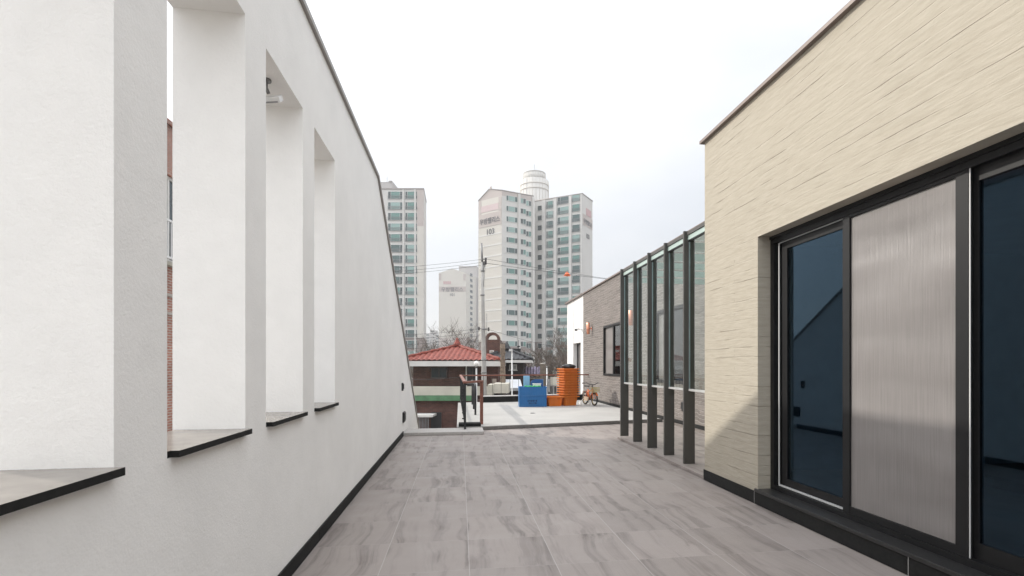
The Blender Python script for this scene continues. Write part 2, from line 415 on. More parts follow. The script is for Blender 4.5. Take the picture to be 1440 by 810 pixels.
b = MB()
for i in range(-3, 4): b.box(-.05 + abs(i) * .006, .05 - abs(i) * .006, i * .014 - .004, i * .014 + .004, .0062, .009)
b.build('grate', BLACKM, dr, True)

# ------------------------------------------------------------------ white wall with tall openings
XF, XB = -1.094, -1.436
ZB, ZT, ZTOP = 1.018, 3.18, 3.88
OPEN = [(.14, .845), (1.13, 1.82), (2.121, 2.833), (3.117, 3.81), (4.095, 4.743)]
ww = thing('white_wall', (-1.265, 4, -4), 'tall white plaster wall with a row of narrow unglazed openings', 'wall')
b = MB()
ys = [-3.0]
for a, c in OPEN: ys += [a, c]
ys += [7.094]
zs = [-4, ZB, ZT, ZTOP]
for i in range(len(ys) - 1):
    hole = i % 2 == 1
    for j in range(3):
        y0, y1, z0, z1 = ys[i], ys[i + 1], zs[j], zs[j + 1]
        if hole and j == 1:
            b.quad((XF, y0, z0), (XB, y0, z0), (XB, y0, z1), (XF, y0, z1)); b.quad((XF, y1, z0), (XB, y1, z0), (XB, y1, z1), (XF, y1, z1))
            b.quad((XF, y0, z0), (XF, y1, z0), (XB, y1, z0), (XB, y0, z0)); b.quad((XF, y0, z1), (XF, y1, z1), (XB, y1, z1), (XB, y0, z1))
        else:
            b.quad((XF, y0, z0), (XF, y1, z0), (XF, y1, z1), (XF, y0, z1)); b.quad((XB, y0, z0), (XB, y1, z0), (XB, y1, z1), (XB, y0, z1))
    b.quad((XF, ys[i], ZTOP), (XF, ys[i + 1], ZTOP), (XB, ys[i + 1], ZTOP), (XB, ys[i], ZTOP))
b.quad((XF, -3, -4), (XB, -3, -4), (XB, -3, ZTOP), (XF, -3, ZTOP))
YE, ZE = 14.06, -.40
end = [(7.094, -4), (YE + .1, -4), (YE + .1, ZE - .06), (7.094, ZTOP)]
b.add([(XF, y, z) for y, z in end], [(0, 1, 2, 3)]); b.add([(XB, y, z) for y, z in end], [(0, 1, 2, 3)])
for p, q in ((end[2], end[3]), (end[1], end[2])): b.quad((XF, *p), (XB, *p), (XB, *q), (XF, *q))
import bmesh
o = b.build('wall', WHITE, ww)
bm = bmesh.new(); bm.from_mesh(o.data); bmesh.ops.remove_doubles(bm, verts=bm.verts, dist=.0005); bmesh.ops.recalc_face_normals(bm, faces=bm.faces); bm.to_mesh(o.data); bm.free()
# coping along the top and down the raking end
cp = [(-3, ZTOP + .002), (7.094, ZTOP + .002), (YE + .12, ZE - .07)]
d0 = Vector((0, YE + .12 - 7.094, ZE - .07 - ZTOP)).normalized(); n0 = Vector((0, -d0.z, d0.y))
b = MB()
X0, X1 = XB - .026, XF + .026
t = .042
mid = (7.094 + t * .30, ZTOP + t)
vs = []
for x in (X0, X1):
    vs += [(x, -3, ZTOP + .002), (x, 7.094, ZTOP + .002), (x, YE + .12, ZE - .07), (x, YE + .12 + n0.y * t, ZE - .07 + n0.z * t), (x, *mid), (x, -3, ZTOP + t)]
b.add(vs, [(0, 1, 4, 5), (1, 2, 3, 4), (6, 7, 10, 11), (7, 8, 9, 10), (5, 4, 10, 11), (4, 3, 9, 10), (0, 1, 7, 6), (1, 2, 8, 7), (0, 5, 11, 6), (2, 3, 9, 8)])
b.build('coping', GREYMETAL, ww)
SILLTOP = mat('polished_taupe_sill', (.235, .213, .19), .24, 0, .14, 9, spec=.22)
for i, (a, c) in enumerate(OPEN):
    b = MB()
    b.box(XB + .01, XF, a + .001, c - .001, ZB + .001, 1.045)
    b.box(XF, XF + .034, a + .02, c - .001, ZB + .001, 1.045)
    o = b.build('sill', [SILLTOP, GRANITEF], ww)
    for p in o.data.polygons:
        if p.normal.z < .5: p.material_index = 1
b = MB()
yy = -3
while yy < 10.2:
    b.box(XF, XF + .012, yy, min(yy + 1.196, 10.2), .003, .098); yy += 1.2
b.build('skirting', GRANITEF, ww)

for (y, z, w, hh, nm, lab) in ((9.99, .965, .09, .15, 'light_switch', 'small black switch plate, upper of two black fittings on the white wall'),
                       (10.24, .37, .30, .20, 'socket_box', 'black weatherproof socket box just above the skirting of the white wall')):
    t_ = thing(nm, (XF, y, z - hh / 2), lab, 'switch' if nm == 'light_switch' else 'socket')
    MB().box(XF, XF + .03, y - w / 2, y + w / 2, z - hh / 2, z + hh / 2).build('casing', BLACKP, t_, bevel=.005)
    MB().box(XF + .03, XF + .042, y - w / 2 + .02, y + w / 2 - .02, z - hh / 2 + .03, z + hh / 2 - .02).build('cover', BLACKP, t_, bevel=.004)

# floodlight under the head of the third opening seen
fl = thing('floodlight', (-1.215, 3.47, 3.18), 'small white floodlight hung under the head of a wall opening', 'floodlight')
b = MB(); b.lathe([(.032, -.010), (.032, 0)], (-1.215, 3.46, 3.178), 14); b.tube([(-1.215, 3.46, 3.17), (-1.215, 3.465, 3.13), (-1.205, 3.48, 3.10)], .011, 8)
b.build('bracket', mat('grey_bracket', (.2, .2, .2), .4, .6), fl)
MB().obox((-1.20, 3.50, 3.075), (.13, .10, .035), (R(34), R(-8), 0)).build('housing', WHITEP, fl, bevel=.006)
MB().obox((-1.2035, 3.488, 3.055), (.115, .085, .008), (R(34), R(-8), 0)).build('lens', mat('frosted_lens', (.25, .25, .25), .3), fl)

# ------------------------------------------------------------------ beige building on the right
XR = 2.896
bb = thing('beige_building', (6, 2, 0), 'beige trowelled brick building with a wide black framed window', 'building')
WY0, WY1, WZ0, WZ1 = -1.6, 4.656, .157, 2.636
RT = 4.035
b = MB(); T = XR + .22
for (y0, y1, z0, z1) in ((-4, WY0, 0, RT), (WY0, WY1, WZ1, RT), (WY1, 5.76, 0, RT), (WY0, WY1, 0, WZ0 - .032)):
    b.quad((XR, y0, z0), (XR, y1, z0), (XR, y1, z1), (XR, y0, z1))
for y in (WY0, WY1): b.quad((XR, y, WZ0 - .032), (T, y, WZ0 - .032), (T, y, WZ1), (XR, y, WZ1))
b.quad((XR, WY0, WZ1), (XR, WY1, WZ1), (T, WY1, WZ1), (T, WY0, WZ1)); b.quad((XR, WY0, WZ0 - .032), (XR, WY1, WZ0 - .032), (T, WY1, WZ0 - .032), (T, WY0, WZ0 - .032))
b.quad((XR, 5.76, 0), (9, 5.76, 0), (9, 5.76, RT), (XR, 5.76, RT)); b.quad((9, -4, 0), (9, 5.76, 0), (9, 5.76, RT), (9, -4, RT))
b.quad((XR, -4, 0), (9, -4, 0), (9, -4, RT), (XR, -4, RT))
o = b.build('wall', BEIGE, bb)
bm = bmesh.new(); bm.from_mesh(o.data); bmesh.ops.remove_doubles(bm, verts=bm.verts, dist=.0005); bmesh.ops.recalc_face_normals(bm, faces=bm.faces); bm.to_mesh(o.data); bm.free()
MB().box(XR - .045, 9.05, -4.05, 5.81, RT, RT + .034).build('coping', CAPM, bb)
b = MB(); ybs = [5.77, 4.70, 2.935, 1.2, -.6, -2.4, -4]
for i in range(6): b.box(XR - .012, XR - .0005, ybs[i + 1] + .003, ybs[i] - .003, .003, .126)
b.box(XR - .012, 4.2, 5.7605, 5.77, .047, .126)
for y in ybs[1:-1]: b.box(XR - .0105, XR - .0005, y - .003, y + .003, .003, .126, 1)
b.build('skirting', [GRANITEF, GROUT], bb)
# room behind the window
b = MB()
RX0, RX1, RY0, RY1, RZ1 = XR + .24, 7.6, -2.6, 5.4, 2.75
b.quad((RX0, RY0, .16), (RX1, RY0, .16), (RX1, RY1, .16), (RX0, RY1, .16), 1)
b.quad((RX0, RY0, RZ1), (RX1, RY0, RZ1), (RX1, RY1, RZ1), (RX0, RY1, RZ1), 0)
b.quad((RX1, RY0, .16), (RX1, RY1, .16), (RX1, RY1, RZ1), (RX1, RY0, RZ1), 0)
for y in (RY0, RY1): b.quad((RX0, y, .16), (RX1, y, .16), (RX1, y, RZ1), (RX0, y, RZ1), 0)
b.quad((RX0, RY0, .16), (RX0, WY0, .16), (RX0, WY0, RZ1), (RX0, RY0, RZ1)); b.quad((RX0, WY1, .16), (RX0, RY1, .16), (RX0, RY1, RZ1), (RX0, WY1, RZ1))
b.quad((RX0, WY0, WZ1), (RX0, WY1, WZ1), (RX0, WY1, RZ1), (RX0, WY0, RZ1))
b.build('interior', [INTERIOR_W, INTERIOR_D], bb)
b = MB()
b.box(5.2, 5.28, -2.5, 5.3, .165, .26); b.box(6.9, 7.55, .5, 4.8, .161, .95)
b.build('cabinet', mat('dark_cabinet', (.06, .06, .065), .5), bb)
# window assembly
win = MB()
FX0, FX1 = 3.03, 3.13
win.box(FX0, FX1, WY1 - .055, WY1 - .001, WZ0 + .001, WZ1 - .001)
win.box(FX0, FX1, WY0 + .001, WY0 + .06, WZ0 + .001, WZ1 - .001)
win.box(FX0, FX1, WY0 + .06, WY1 - .055, WZ1 - .075, WZ1 - .001)
win.box(FX0, FX1, WY0 + .06, WY1 - .055, WZ0 + .001, WZ0 + .045)
win.box(FX0 - .012, FX0, WY0 + .001, WY1 - .001, WZ1 - .03, WZ1 - .001)
win = win.build('window', BLACKM, bb)
MB().box(XR - .022, FX0 + .05, WY0 + .002, WY1 + .03, WZ0 - .0305, WZ0 - .0005).build('sill', GRANITE, win, bevel=.003)
def sash(y0, y1, x0, x1, w=.075, wf=None, z0=WZ0 + .046, z1=WZ1 - .076, wb=.10, wt=.06):
    wf = wf or w; q = MB(); q.box(x0, x1, y1 - wf, y1, z0, z1); q.box(x0, x1, y0, y0 + w, z0, z1)
    q.box(x0, x1, y0 + w, y1 - wf, z0, z0 + wb); q.box(x0, x1, y0 + w, y1 - wf, z1 - wt, z1)
    return q
s1 = sash(3.66, 4.545, 3.075, 3.115, .085, wb=.085, wt=.075).build('sash', BLACKM, win)
MB().box(3.088, 3.098, 3.745, 4.46, WZ0 + .131, WZ1 - .151).build('pane', DOORGLASS, s1)
b = MB(); b.box(3.052, 3.060, 4.548, 4.560, WZ0 + .05, WZ1 - .08); b.box(3.052, 3.068, 3.70, 4.548, WZ0 + .05, WZ0 + .064); b.box(3.052, 3.064, 3.70, 4.548, WZ1 - .086, WZ1 - .08)
b.box(3.040, 3.044, 2.660, 2.668, WZ0 + .05, WZ1 - .06)
b.build('weather_strip', WEATHER, win)
b = MB(); b.box(3.036, 3.072, 3.625, 3.695, WZ0 + .046, WZ1 - .076); b.box(3.038, 3.074, 2.672, 2.752, WZ0 + .046, WZ1 - .076)
b.box(3.038, 3.070, 2.752, 3.625, WZ0 + .046, WZ0 + .10); b.box(3.038, 3.070, 2.752, 3.625, WZ1 - .10, WZ1 - .076)
b.build('screen_frame', BLACKM, win)
MB().box(3.052, 3.054, 2.753, 3.624, WZ0 + .101, WZ1 - .101).build('insect_screen', SCREEN, win)
s2 = sash(1.05, 2.70, 3.076, 3.112, .09, .06, wb=.10, wt=.08).build('sash', BLACKM, win)
MB().box(3.086, 3.096, 1.14, 2.64, WZ0 + .146, WZ1 - .156).build('pane', DOORGLASS, s2)
s3 = sash(2.71, 3.655, 3.078, 3.116, .09).build('sash', BLACKM, win)
MB().box(3.090, 3.098, 2.80, 3.565, WZ0 + .146, WZ1 - .136).build('pane', DOORGLASS, s3)
s4 = sash(-1.54, 1.048, 3.06, 3.10, .09).build('sash', BLACKM, win)
MB().box(3.076, 3.084, -1.45, .958, WZ0 + .146, WZ1 - .136).build('pane', DOORGLASS, s4)

# ------------------------------------------------------------------ steel fin screen and glass canopy
gc = thing('glass_canopy', (3.9, 7.5, .044), 'charcoal steel fin screen with glass panes and a glass roof', 'canopy')
FY = [6.515, 7.183, 7.855, 8.538, 9.262]
for y in FY: MB().box(2.978, 3.134, y, y + .035, .045, 3.18).build('fin', FINM, gc, bevel=.002)
PALE = mat('pale_glass_edge', (.42, .52, .48), .3, 0, .05, 5)
ends = [5.762] + [y + .035 for y in FY]
fr, rl = MB(), None
for i in range(5):
    y0, y1 = ends[i] + .001, FY[i] - .001
    MB().box(3.050, 3.060, y0 + .009, y1 - .009, 1.058, 3.035).build('pane', CLEARGLASS, gc)
    q = MB(); q.box(3.047, 3.063, y0, y0 + .009, 1.028, 3.052, 1); q.box(3.047, 3.063, y1 - .009, y1, 1.028, 3.052, 1)
    q.box(3.036, 3.076, y0 + .009, y1 - .009, 1.028, 1.057, 2); q.box(3.040, 3.072, y0 + .009, y1 - .009, 3.036, 3.052, 0)
    q.build('pane_frame', [BLACKM, mat('bluish_seal', (.30, .38, .40), .35), mat('pale_pane_rail', (.42, .42, .41), .4)], gc)
    MB().box(3.030, 3.085, y0, y1, 3.055, 3.118).build('transom', PALE, gc)
    MB().box(3.015, 3.120, y0, y1, 3.120, 3.165).build('beam', FINM, gc)
for y in FY: MB().box(3.136, 4.84, y + .005, y + .03, 2.93, 3.03).build('rib', PALE, gc)
MB().box(3.09, 4.84, 5.765, 9.29, 3.045, 3.055).build('roof_pane', CLEARGLASS, gc)

# ------------------------------------------------------------------ grey brick building behind
XG = 4.85
gb = thing('grey_brick_building', (7, 14, -.3), 'grey split brick building with a white rendered end', 'building')
GT = 4.20
GW = [(14.9, 16.96, 1.03, 2.71), (10.45, 12.25, .96, 2.72)]
b = MB()
def wall_holes(b, x, x2, y0, y1, z0, z1, holes, m=0):
    ysx = sorted({y0, y1, *[h[0] for h in holes], *[h[1] for h in holes]}); zsx = sorted({z0, z1, *[h[2] for h in holes], *[h[3] for h in holes]})
    for i in range(len(ysx) - 1):
        for j in range(len(zsx) - 1):
            cy, cz = (ysx[i] + ysx[i + 1]) / 2, (zsx[j] + zsx[j + 1]) / 2
            if any(h[0] < cy < h[1] and h[2] < cz < h[3] for h in holes): continue
            b.quad((x, ysx[i], zsx[j]), (x, ysx[i + 1], zsx[j]), (x, ysx[i + 1], zsx[j + 1]), (x, ysx[i], zsx[j + 1]), m)
    for h in holes:
        for y in h[:2]: b.quad((x, y, h[2]), (x2, y, h[2]), (x2, y, h[3]), (x, y, h[3]), m)
        for z in h[2:]: b.quad((x, h[0], z), (x2, h[0], z), (x2, h[1], z), (x, h[1], z), m)
wall_holes(b, XG, XG + .16, 5.765, 19.9, -.3, GT, GW)
b.quad((XG, 19.9, -.3), (11, 19.9, -.3), (11, 19.9, GT), (XG, 19.9, GT)); b.quad((XG, 5.765, GT - .3), (11, 5.765, GT - .3), (11, 19.9, GT - .3), (XG, 19.9, GT - .3))
b.quad((XG, 5.765, -.3), (11, 5.765, -.3), (11, 5.765, GT), (XG, 5.765, GT)); b.quad((11, 5.765, -.3), (11, 19.9, -.3), (11, 19.9, GT), (11, 5.765, GT))
b.build('wall', GREYB, gb)
b = MB(); wall_holes(b, XG + .03, XG + .30, 19.902, 23.1, -4, GT, [(20.45, 21.85, -.05, 2.32)])
b.quad((XG + .03, 23.1, -4), (11, 23.1, -4), (11, 23.1, GT), (XG + .03, 23.1, GT)); b.quad((XG + .03, 19.902, GT - .3), (11, 19.902, GT - .3), (11, 23.1, GT - .3), (XG + .03, 23.1, GT - .3))
b.build('rendered_end_wall', WHITE2, gb)
b = MB(); b.box(XG - .05, 11.05, 5.766, 20.0, GT, GT + .045); b.box(XG - .06, 11.05, 20.001, 23.2, GT + .002, GT + .06)
b.build('coping', CAPM, gb)
MB().box(XG - .012, XG - .0005, 9.21, 19.9, .069, .15).build('skirting', GRANITEF, gb)
MB().box(XG - .012, XG - .0005, 5.78, 9.208, .045, .13).build('skirting', GRANITEF, gb)
for (y0, y1, z0, z1) in GW:
    q = MB(); xa, xb = XG - .02, XG + .10
    q.box(xa, xb, y0 + .001, y0 + .06, z0 + .001, z1 - .001); q.box(xa, xb, y1 - .06, y1 - .001, z0 + .001, z1 - .001)
    q.box(xa, xb, y0 + .06, y1 - .06, z0 + .001, z0 + .07); q.box(xa, xb, y0 + .06, y1 - .06, z1 - .07, z1 - .001)
    ym = (y0 + y1) / 2
    q.box(XG + .02, xb - .01, ym - .05, ym + .05, z0 + .07, z1 - .07)
    w = q.build('window', BLACKM, gb)
    MB().box(XG + .05, XG + .058, y0 + .061, ym - .051, z0 + .071, z1 - .071).build('pane', FACADEGLASS, w)
    MB().box(XG + .05, XG + .056, ym + .051, y1 - .061, z0 + .071, z1 - .071).build('insect_screen', SCREEN, w)
    MB().box(XG + .15, XG + .159, y0 + .002, y1 - .002, z0 + .002, z1 - .002).build('dim_room_sheet', mat('dim_room', (.03, .035, .045), .8), w)  # backing sheet coloured dark to stand for the unlit room
q = MB(); q.box(XG + .20, XG + .26, 20.452, 20.52, -.049, 2.318); q.box(XG + .20, XG + .26, 21.78, 21.848, -.049, 2.318); q.box(XG + .20, XG + .26, 20.52, 21.78, 2.25, 2.318); q.box(XG + .21, XG + .25, 21.12, 21.18, -.049, 2.25)
w = q.build('window', BLACKM, gb)
MB().box(XG + .235, XG + .243, 20.52, 21.12, -.04, 2.249).build('pane', FACADEGLASS, w)
MB().box(XG + .235, XG + .243, 21.18, 21.78, -.04, 2.249).build('insect_screen', SCREEN, w)
MB().box(XG + .285, XG + .295, 20.452, 21.848, -.049, 2.318).build('dim_room_sheet', mat('dim_room', (.03, .035, .045)), w)  # same dark-coloured sheet in place of a shaded room

def wall_lamp(y, z, lab):
    t_ = thing('wall_lamp', (XG, y, z - .21), lab, 'wall lamp', 'copper wall lamps on the grey brick wall')
    MB().lathe([(.055, -.21), (.06, -.205), (.06, .205), (.055, .21)], (XG - .14, y, z), 20).build('shade', COPPER, t_)
    q = MB(); q.box(XG - .012, XG, y - .04, y + .04, z - .07, z + .07); q.box(XG - .085, XG - .012, y - .02, y + .02, z - .02, z + .02)
    q.build('bracket', COPPER, t_, bevel=.003)
wall_lamp(18.55, 2.75, 'copper cylinder wall lamp beside the security camera at the white end')
wall_lamp(13.75, 2.70, 'copper cylinder wall lamp seen through the glass between two steel fins')
cc = thing('security_camera', (XG + .03, 20.15, 2.78), 'small white bullet security camera on the white wall corner above the bicycle', 'camera')
MB().box(XG - .01, XG + .029, 20.11, 20.19, 2.76, 2.86).build('mount', WHITEP, cc, bevel=.005)
b = MB(); b.tube([(XG - .01, 20.15, 2.81), (XG - .12, 20.15, 2.84)], .02, 8); b.tube([(XG - .10, 20.22, 2.86), (XG - .26, 20.05, 2.80)], .05, 12); b.build('body', WHITEP, cc)
b = MB(); b.tube([(XG - .262, 20.048, 2.799), (XG - .275, 20.034, 2.794)], .046, 12); b.build('lens', BLACKP, cc)
sb = thing('outlet_box', (XG, 10.55, .37), 'black outlet box low on the grey brick wall behind the fins', 'socket')
MB().box(XG - .05, XG, 10.46, 10.64, .37, .58).build('casing', BLACKP, sb, bevel=.01)
MB().box(XG - .075, XG - .05, 10.48, 10.62, .42, .57).build('cover', BLACKP, sb, bevel=.008)

# ------------------------------------------------------------------ parapet and railings of the upper terrace
pp = thing('parapet', (2.7, 18.5, .068), 'low black parapet with a pale coping at the back of the terrace', 'parapet')
pl = lambda x, y0, y1, z0, z1: [(x, y0, z0)]
def skbar(b, x0, x1, ya, yb, z0, z1, m=0): b.prism([(x0, sk(x0, ya)), (x1, sk(x1, ya)), (x1, sk(x1, yb)), (x0, sk(x0, yb))], z0, z1, m=m)
b = MB(); skbar(b, .74, 4.80, 18.0, 18.2, .069, .27); b.build('base', GRANITEF, pp)
b = MB(); skbar(b, .70, 4.80, 17.97, 18.23, .271, .30); b.build('coping', COPING_LIGHT, pp)
rg = thing('railing', (.5, 14, .068), 'black steel railing with a red brown wooden handrail round the terrace', 'railing')
NC = Vector((.10, 10.62, 0)); WP = Vector((.47, 11.40, 0)); FC = Vector((.02, 18.1, 0)); RC = Vector((4.82, sk(4.82, 18.1), 0))
def bar(b, p, q, z0, z1, w):
    d = (q - p); n = Vector((-d.y, d.x, 0)).normalized() * w / 2
    b.prism([tuple((p - n)[:2]), tuple((q - n)[:2]), tuple((q + n)[:2]), tuple((p + n)[:2])], z0, z1)
for p, q in ((NC, WP), (NC, FC), (FC, RC)):
    d = (q - p).normalized() * .04
    z0 = 1.00
    b = MB(); bar(b, p - d, q + d, z0 + (.004 if p is NC and q is FC else 0) - (.003 if p is FC else 0), 1.045 + (.004 if p is NC and q is FC else 0) - (.003 if p is FC else 0), .07); b.build('handrail', WOOD, rg, bevel=.006)
b = MB(); b.box(WP.x - .035, WP.x + .035, WP.y - .035, WP.y + .035, .069, .999); b.build('post', WOOD, rg)
b = MB(); b.box(NC.x - .022, NC.x + .022, NC.y - .022, NC.y + .022, .063, .999); b.build('post', BLACKST, rg)
b = MB(); b.box(FC.x - .022, FC.x + .022, FC.y - .022, FC.y + .022, .069, .999); b.build('post', BLACKST, rg)
b = MB(); bar(b, NC, FC, .955, .985, .03); bar(b, NC, FC, .16, .19, .03)
n = 34
for i in range(1, n):
    p = NC.lerp(FC, i / n); b.box(p.x - .008, p.x + .008, p.y - .008, p.y + .008, .19, .955)
b.build('balusters', BLACKST, rg)
b = MB(); n = 30
for i in range(5, n, 2):
    p = FC.lerp(RC, i / n); b.box(p.x - .006, p.x + .006, p.y - .006, p.y + .006, .30, .998)
b.build('balusters', BLACKST, rg)
for i in range(7): MB().tube([(NC.x - .0225, NC.y, .16 + i * .12), (NC.x - .06, NC.y, .16 + i * .12)], .014, 6).build('bracket', BLACKST, rg)
hr = thing('stair_handrail', (.40, 15, .068), 'black bent steel pipe handrail standing behind the corner railing', 'handrail')
def arc_pipe(x, y0, y1, z, zf):
    pts = [(x, y0, zf)] + [(x, y0, z - .18)]
    for k in range(1, 7): a = math.pi / 2 * k / 6; pts.append((x, y0 + .18 * (1 - math.cos(a)), z - .18 + .18 * math.sin(a)))
    pts += [(x, y1, z)]
    return pts
MB().tube(arc_pipe(.40, 13.6, 17.6, .86, .069), .028, 10).build('rail', BLACKST, hr)
for y in (15.4, 17.2): MB().tube([(.40, y, .069), (.40, y, .86)], .024, 8).build('post', BLACKST, hr)
MB().tube([(.13, 13.95, .86), (.40, 13.95, .86)], .024, 8).build('crossbar', BLACKST, hr)

# ------------------------------------------------------------------ crates and other things on the upper terrace
ZS = .069
ORANGE = mat('orange_plastic', (.72, .22, .03), .42, 0, .10, 5)
def translucent(m, col, w=.35):
    t = m.node_tree; b_ = t.nodes['Principled BSDF']; o_ = t.nodes['Material Output']
    tr = t.nodes.new('ShaderNodeBsdfTranslucent'); tr.inputs['Color'].default_value = (*col, 1)
    mx = t.nodes.new('ShaderNodeMixShader'); mx.inputs[0].default_value = w
    t.links.new(b_.outputs[0], mx.inputs[1]); t.links.new(tr.outputs[0], mx.inputs[2]); t.links.new(mx.outputs[0], o_.inputs['Surface'])
translucent(ORANGE, (.95, .30, .04), .25)
def orange_crate():
    t_ = thing('orange_crate', (0, 0, 0), 'x', 'crate', 'orange plastic crates')
    W_, D_, H_ = .49, .36, .31; b = MB(); k = .84; th = .008
    def ring(s_, z, w=0): return [(sx * (W_ * s_ / 2 - w), sy * (D_ * s_ / 2 - w), z) for sx, sy in ((-1, -1), (1, -1), (1, 1), (-1, 1))]
    v = ring(k, 0) + ring(1, H_ - .03) + ring(1, H_ - .03, th) + ring(k, .01, th)
    fs = [(3, 2, 1, 0), (12, 13, 14, 15)]
    for i in range(4): j = (i + 1) % 4; fs += [(i, j, 4 + j, 4 + i), (4 + i, 4 + j, 8 + j, 8 + i), (8 + i, 8 + j, 12 + j, 12 + i)]
    b.add(v, fs)
    for sx in (-1, 1):
        for i in range(4):
            y = -.13 + i * .087
            b.add([(sx * (W_ * k / 2 + .001), y - .006, .02), (sx * (W_ * k / 2 + .001), y + .006, .02), (sx * (W_ / 2 + .001), y + .006, H_ - .05), (sx * (W_ / 2 + .001), y - .006, H_ - .05),
                   (sx * (W_ * k / 2 + .012), y - .006, .02), (sx * (W_ * k / 2 + .012), y + .006, .02), (sx * (W_ / 2 + .012), y + .006, H_ - .05), (sx * (W_ / 2 + .012), y - .006, H_ - .05)],
                  [(0, 1, 2, 3), (4, 5, 6, 7), (0, 4, 7, 3), (1, 5, 6, 2), (0, 1, 5, 4), (3, 2, 6, 7)])
    for sy in (-1, 1):
        for i in range(6):
            x = -.2 + i * .08
            b.add([(x - .006, sy * (D_ * k / 2 + .001), .02), (x + .006, sy * (D_ * k / 2 + .001), .02), (x + .006, sy * (D_ / 2 + .001), H_ - .05), (x - .006, sy * (D_ / 2 + .001), H_ - .05),
                   (x - .006, sy * (D_ * k / 2 + .012), .02), (x + .006, sy * (D_ * k / 2 + .012), .02), (x + .006, sy * (D_ / 2 + .012), H_ - .05), (x - .006, sy * (D_ / 2 + .012), H_ - .05)],
                  [(0, 1, 2, 3), (4, 5, 6, 7), (0, 4, 7, 3), (1, 5, 6, 2), (0, 1, 5, 4), (3, 2, 6, 7)])
    b.build('basket', ORANGE, t_, True)
    q = MB(); e = .05
    q.box(-W_ / 2 - e, W_ / 2 + e, -D_ / 2 - e, -D_ / 2 + .004, H_ - .034, H_); q.box(-W_ / 2 - e, W_ / 2 + e, D_ / 2 - .004, D_ / 2 + e, H_ - .034, H_)
    q.box(-W_ / 2 - e, -W_ / 2 + .004, -D_ / 2 + .004, D_ / 2 - .004, H_ - .034, H_); q.box(W_ / 2 - .004, W_ / 2 + e, -D_ / 2 + .004, D_ / 2 - .004, H_ - .034, H_)
    q.build('rim', ORANGE, t_, True, bevel=.004)
    return t_
oc = orange_crate()
ORD = ['bottom', 'second', 'third', 'fourth', 'fifth', 'sixth', 'seventh', 'eighth', 'ninth', 'tenth', 'eleventh', 'topmost']
STK = WD(U(799, 16.75), 16.75)
for i in range(12):
    c = oc if i == 0 else copy_tree(oc)
    c.location = (STK.x + random.uniform(-.008, .008), STK.y + random.uniform(-.008, .008), ZS + i * .0815)
    c.rotation_euler = (0, 0, R(20) + R(random.uniform(-2.5, 2.5)))
    c['label'] = ('orange crate under the black bag, topmost of the tall stack' if i == 11 else
                  'orange crate on the terrace floor, bottom of the tall stack' if i == 0 else
                  'orange crate nested in the tall stack, %s from the bottom' % ORD[i])
c = copy_tree(oc); p = WD(U(778.5, 16.55), 16.55); c.location = (p.x, p.y, ZS); c.rotation_euler = (0, 0, R(8))
c['label'] = 'lone orange crate between the blue box and the tall orange stack'
# black bag
def lump(c, r, name, m, parent=None, seed=1, sub=3, amp=.25):
    bm = bmesh.new(); bmesh.ops.create_icosphere(bm, subdivisions=sub, radius=1)
    from mathutils import noise as N
    for v in bm.verts:
        k = 1 + amp * N.noise(v.co * 1.6 + Vector((seed, seed, 0))) + amp * .4 * N.noise(v.co * 4 + Vector((0, seed, 3)))
        v.co = Vector((v.co.x * r[0], v.co.y * r[1], v.co.z * r[2])) * k
        if v.co.z < -r[2] * .7: v.co.z = -r[2] * .7
    me = bpy.data.meshes.new(name); bm.to_mesh(me); bm.free(); me.materials.append(m)
    for p_ in me.polygons: p_.use_smooth = True
    o = bpy.data.objects.new(name, me); COL.objects.link(o); o.location = c
    if parent is not None: o.parent = parent
    return o
bg = lump((STK.x + .02, STK.y - .02, ZS + 11 * .0815 + .31 + .06), (.22, .16, .09), 'black_bag', mat('black_bag_plastic', (.012, .012, .013), .35, 0, .2, 8))
tag(bg, 'crumpled black plastic bag lying on the tall orange stack', 'bag')
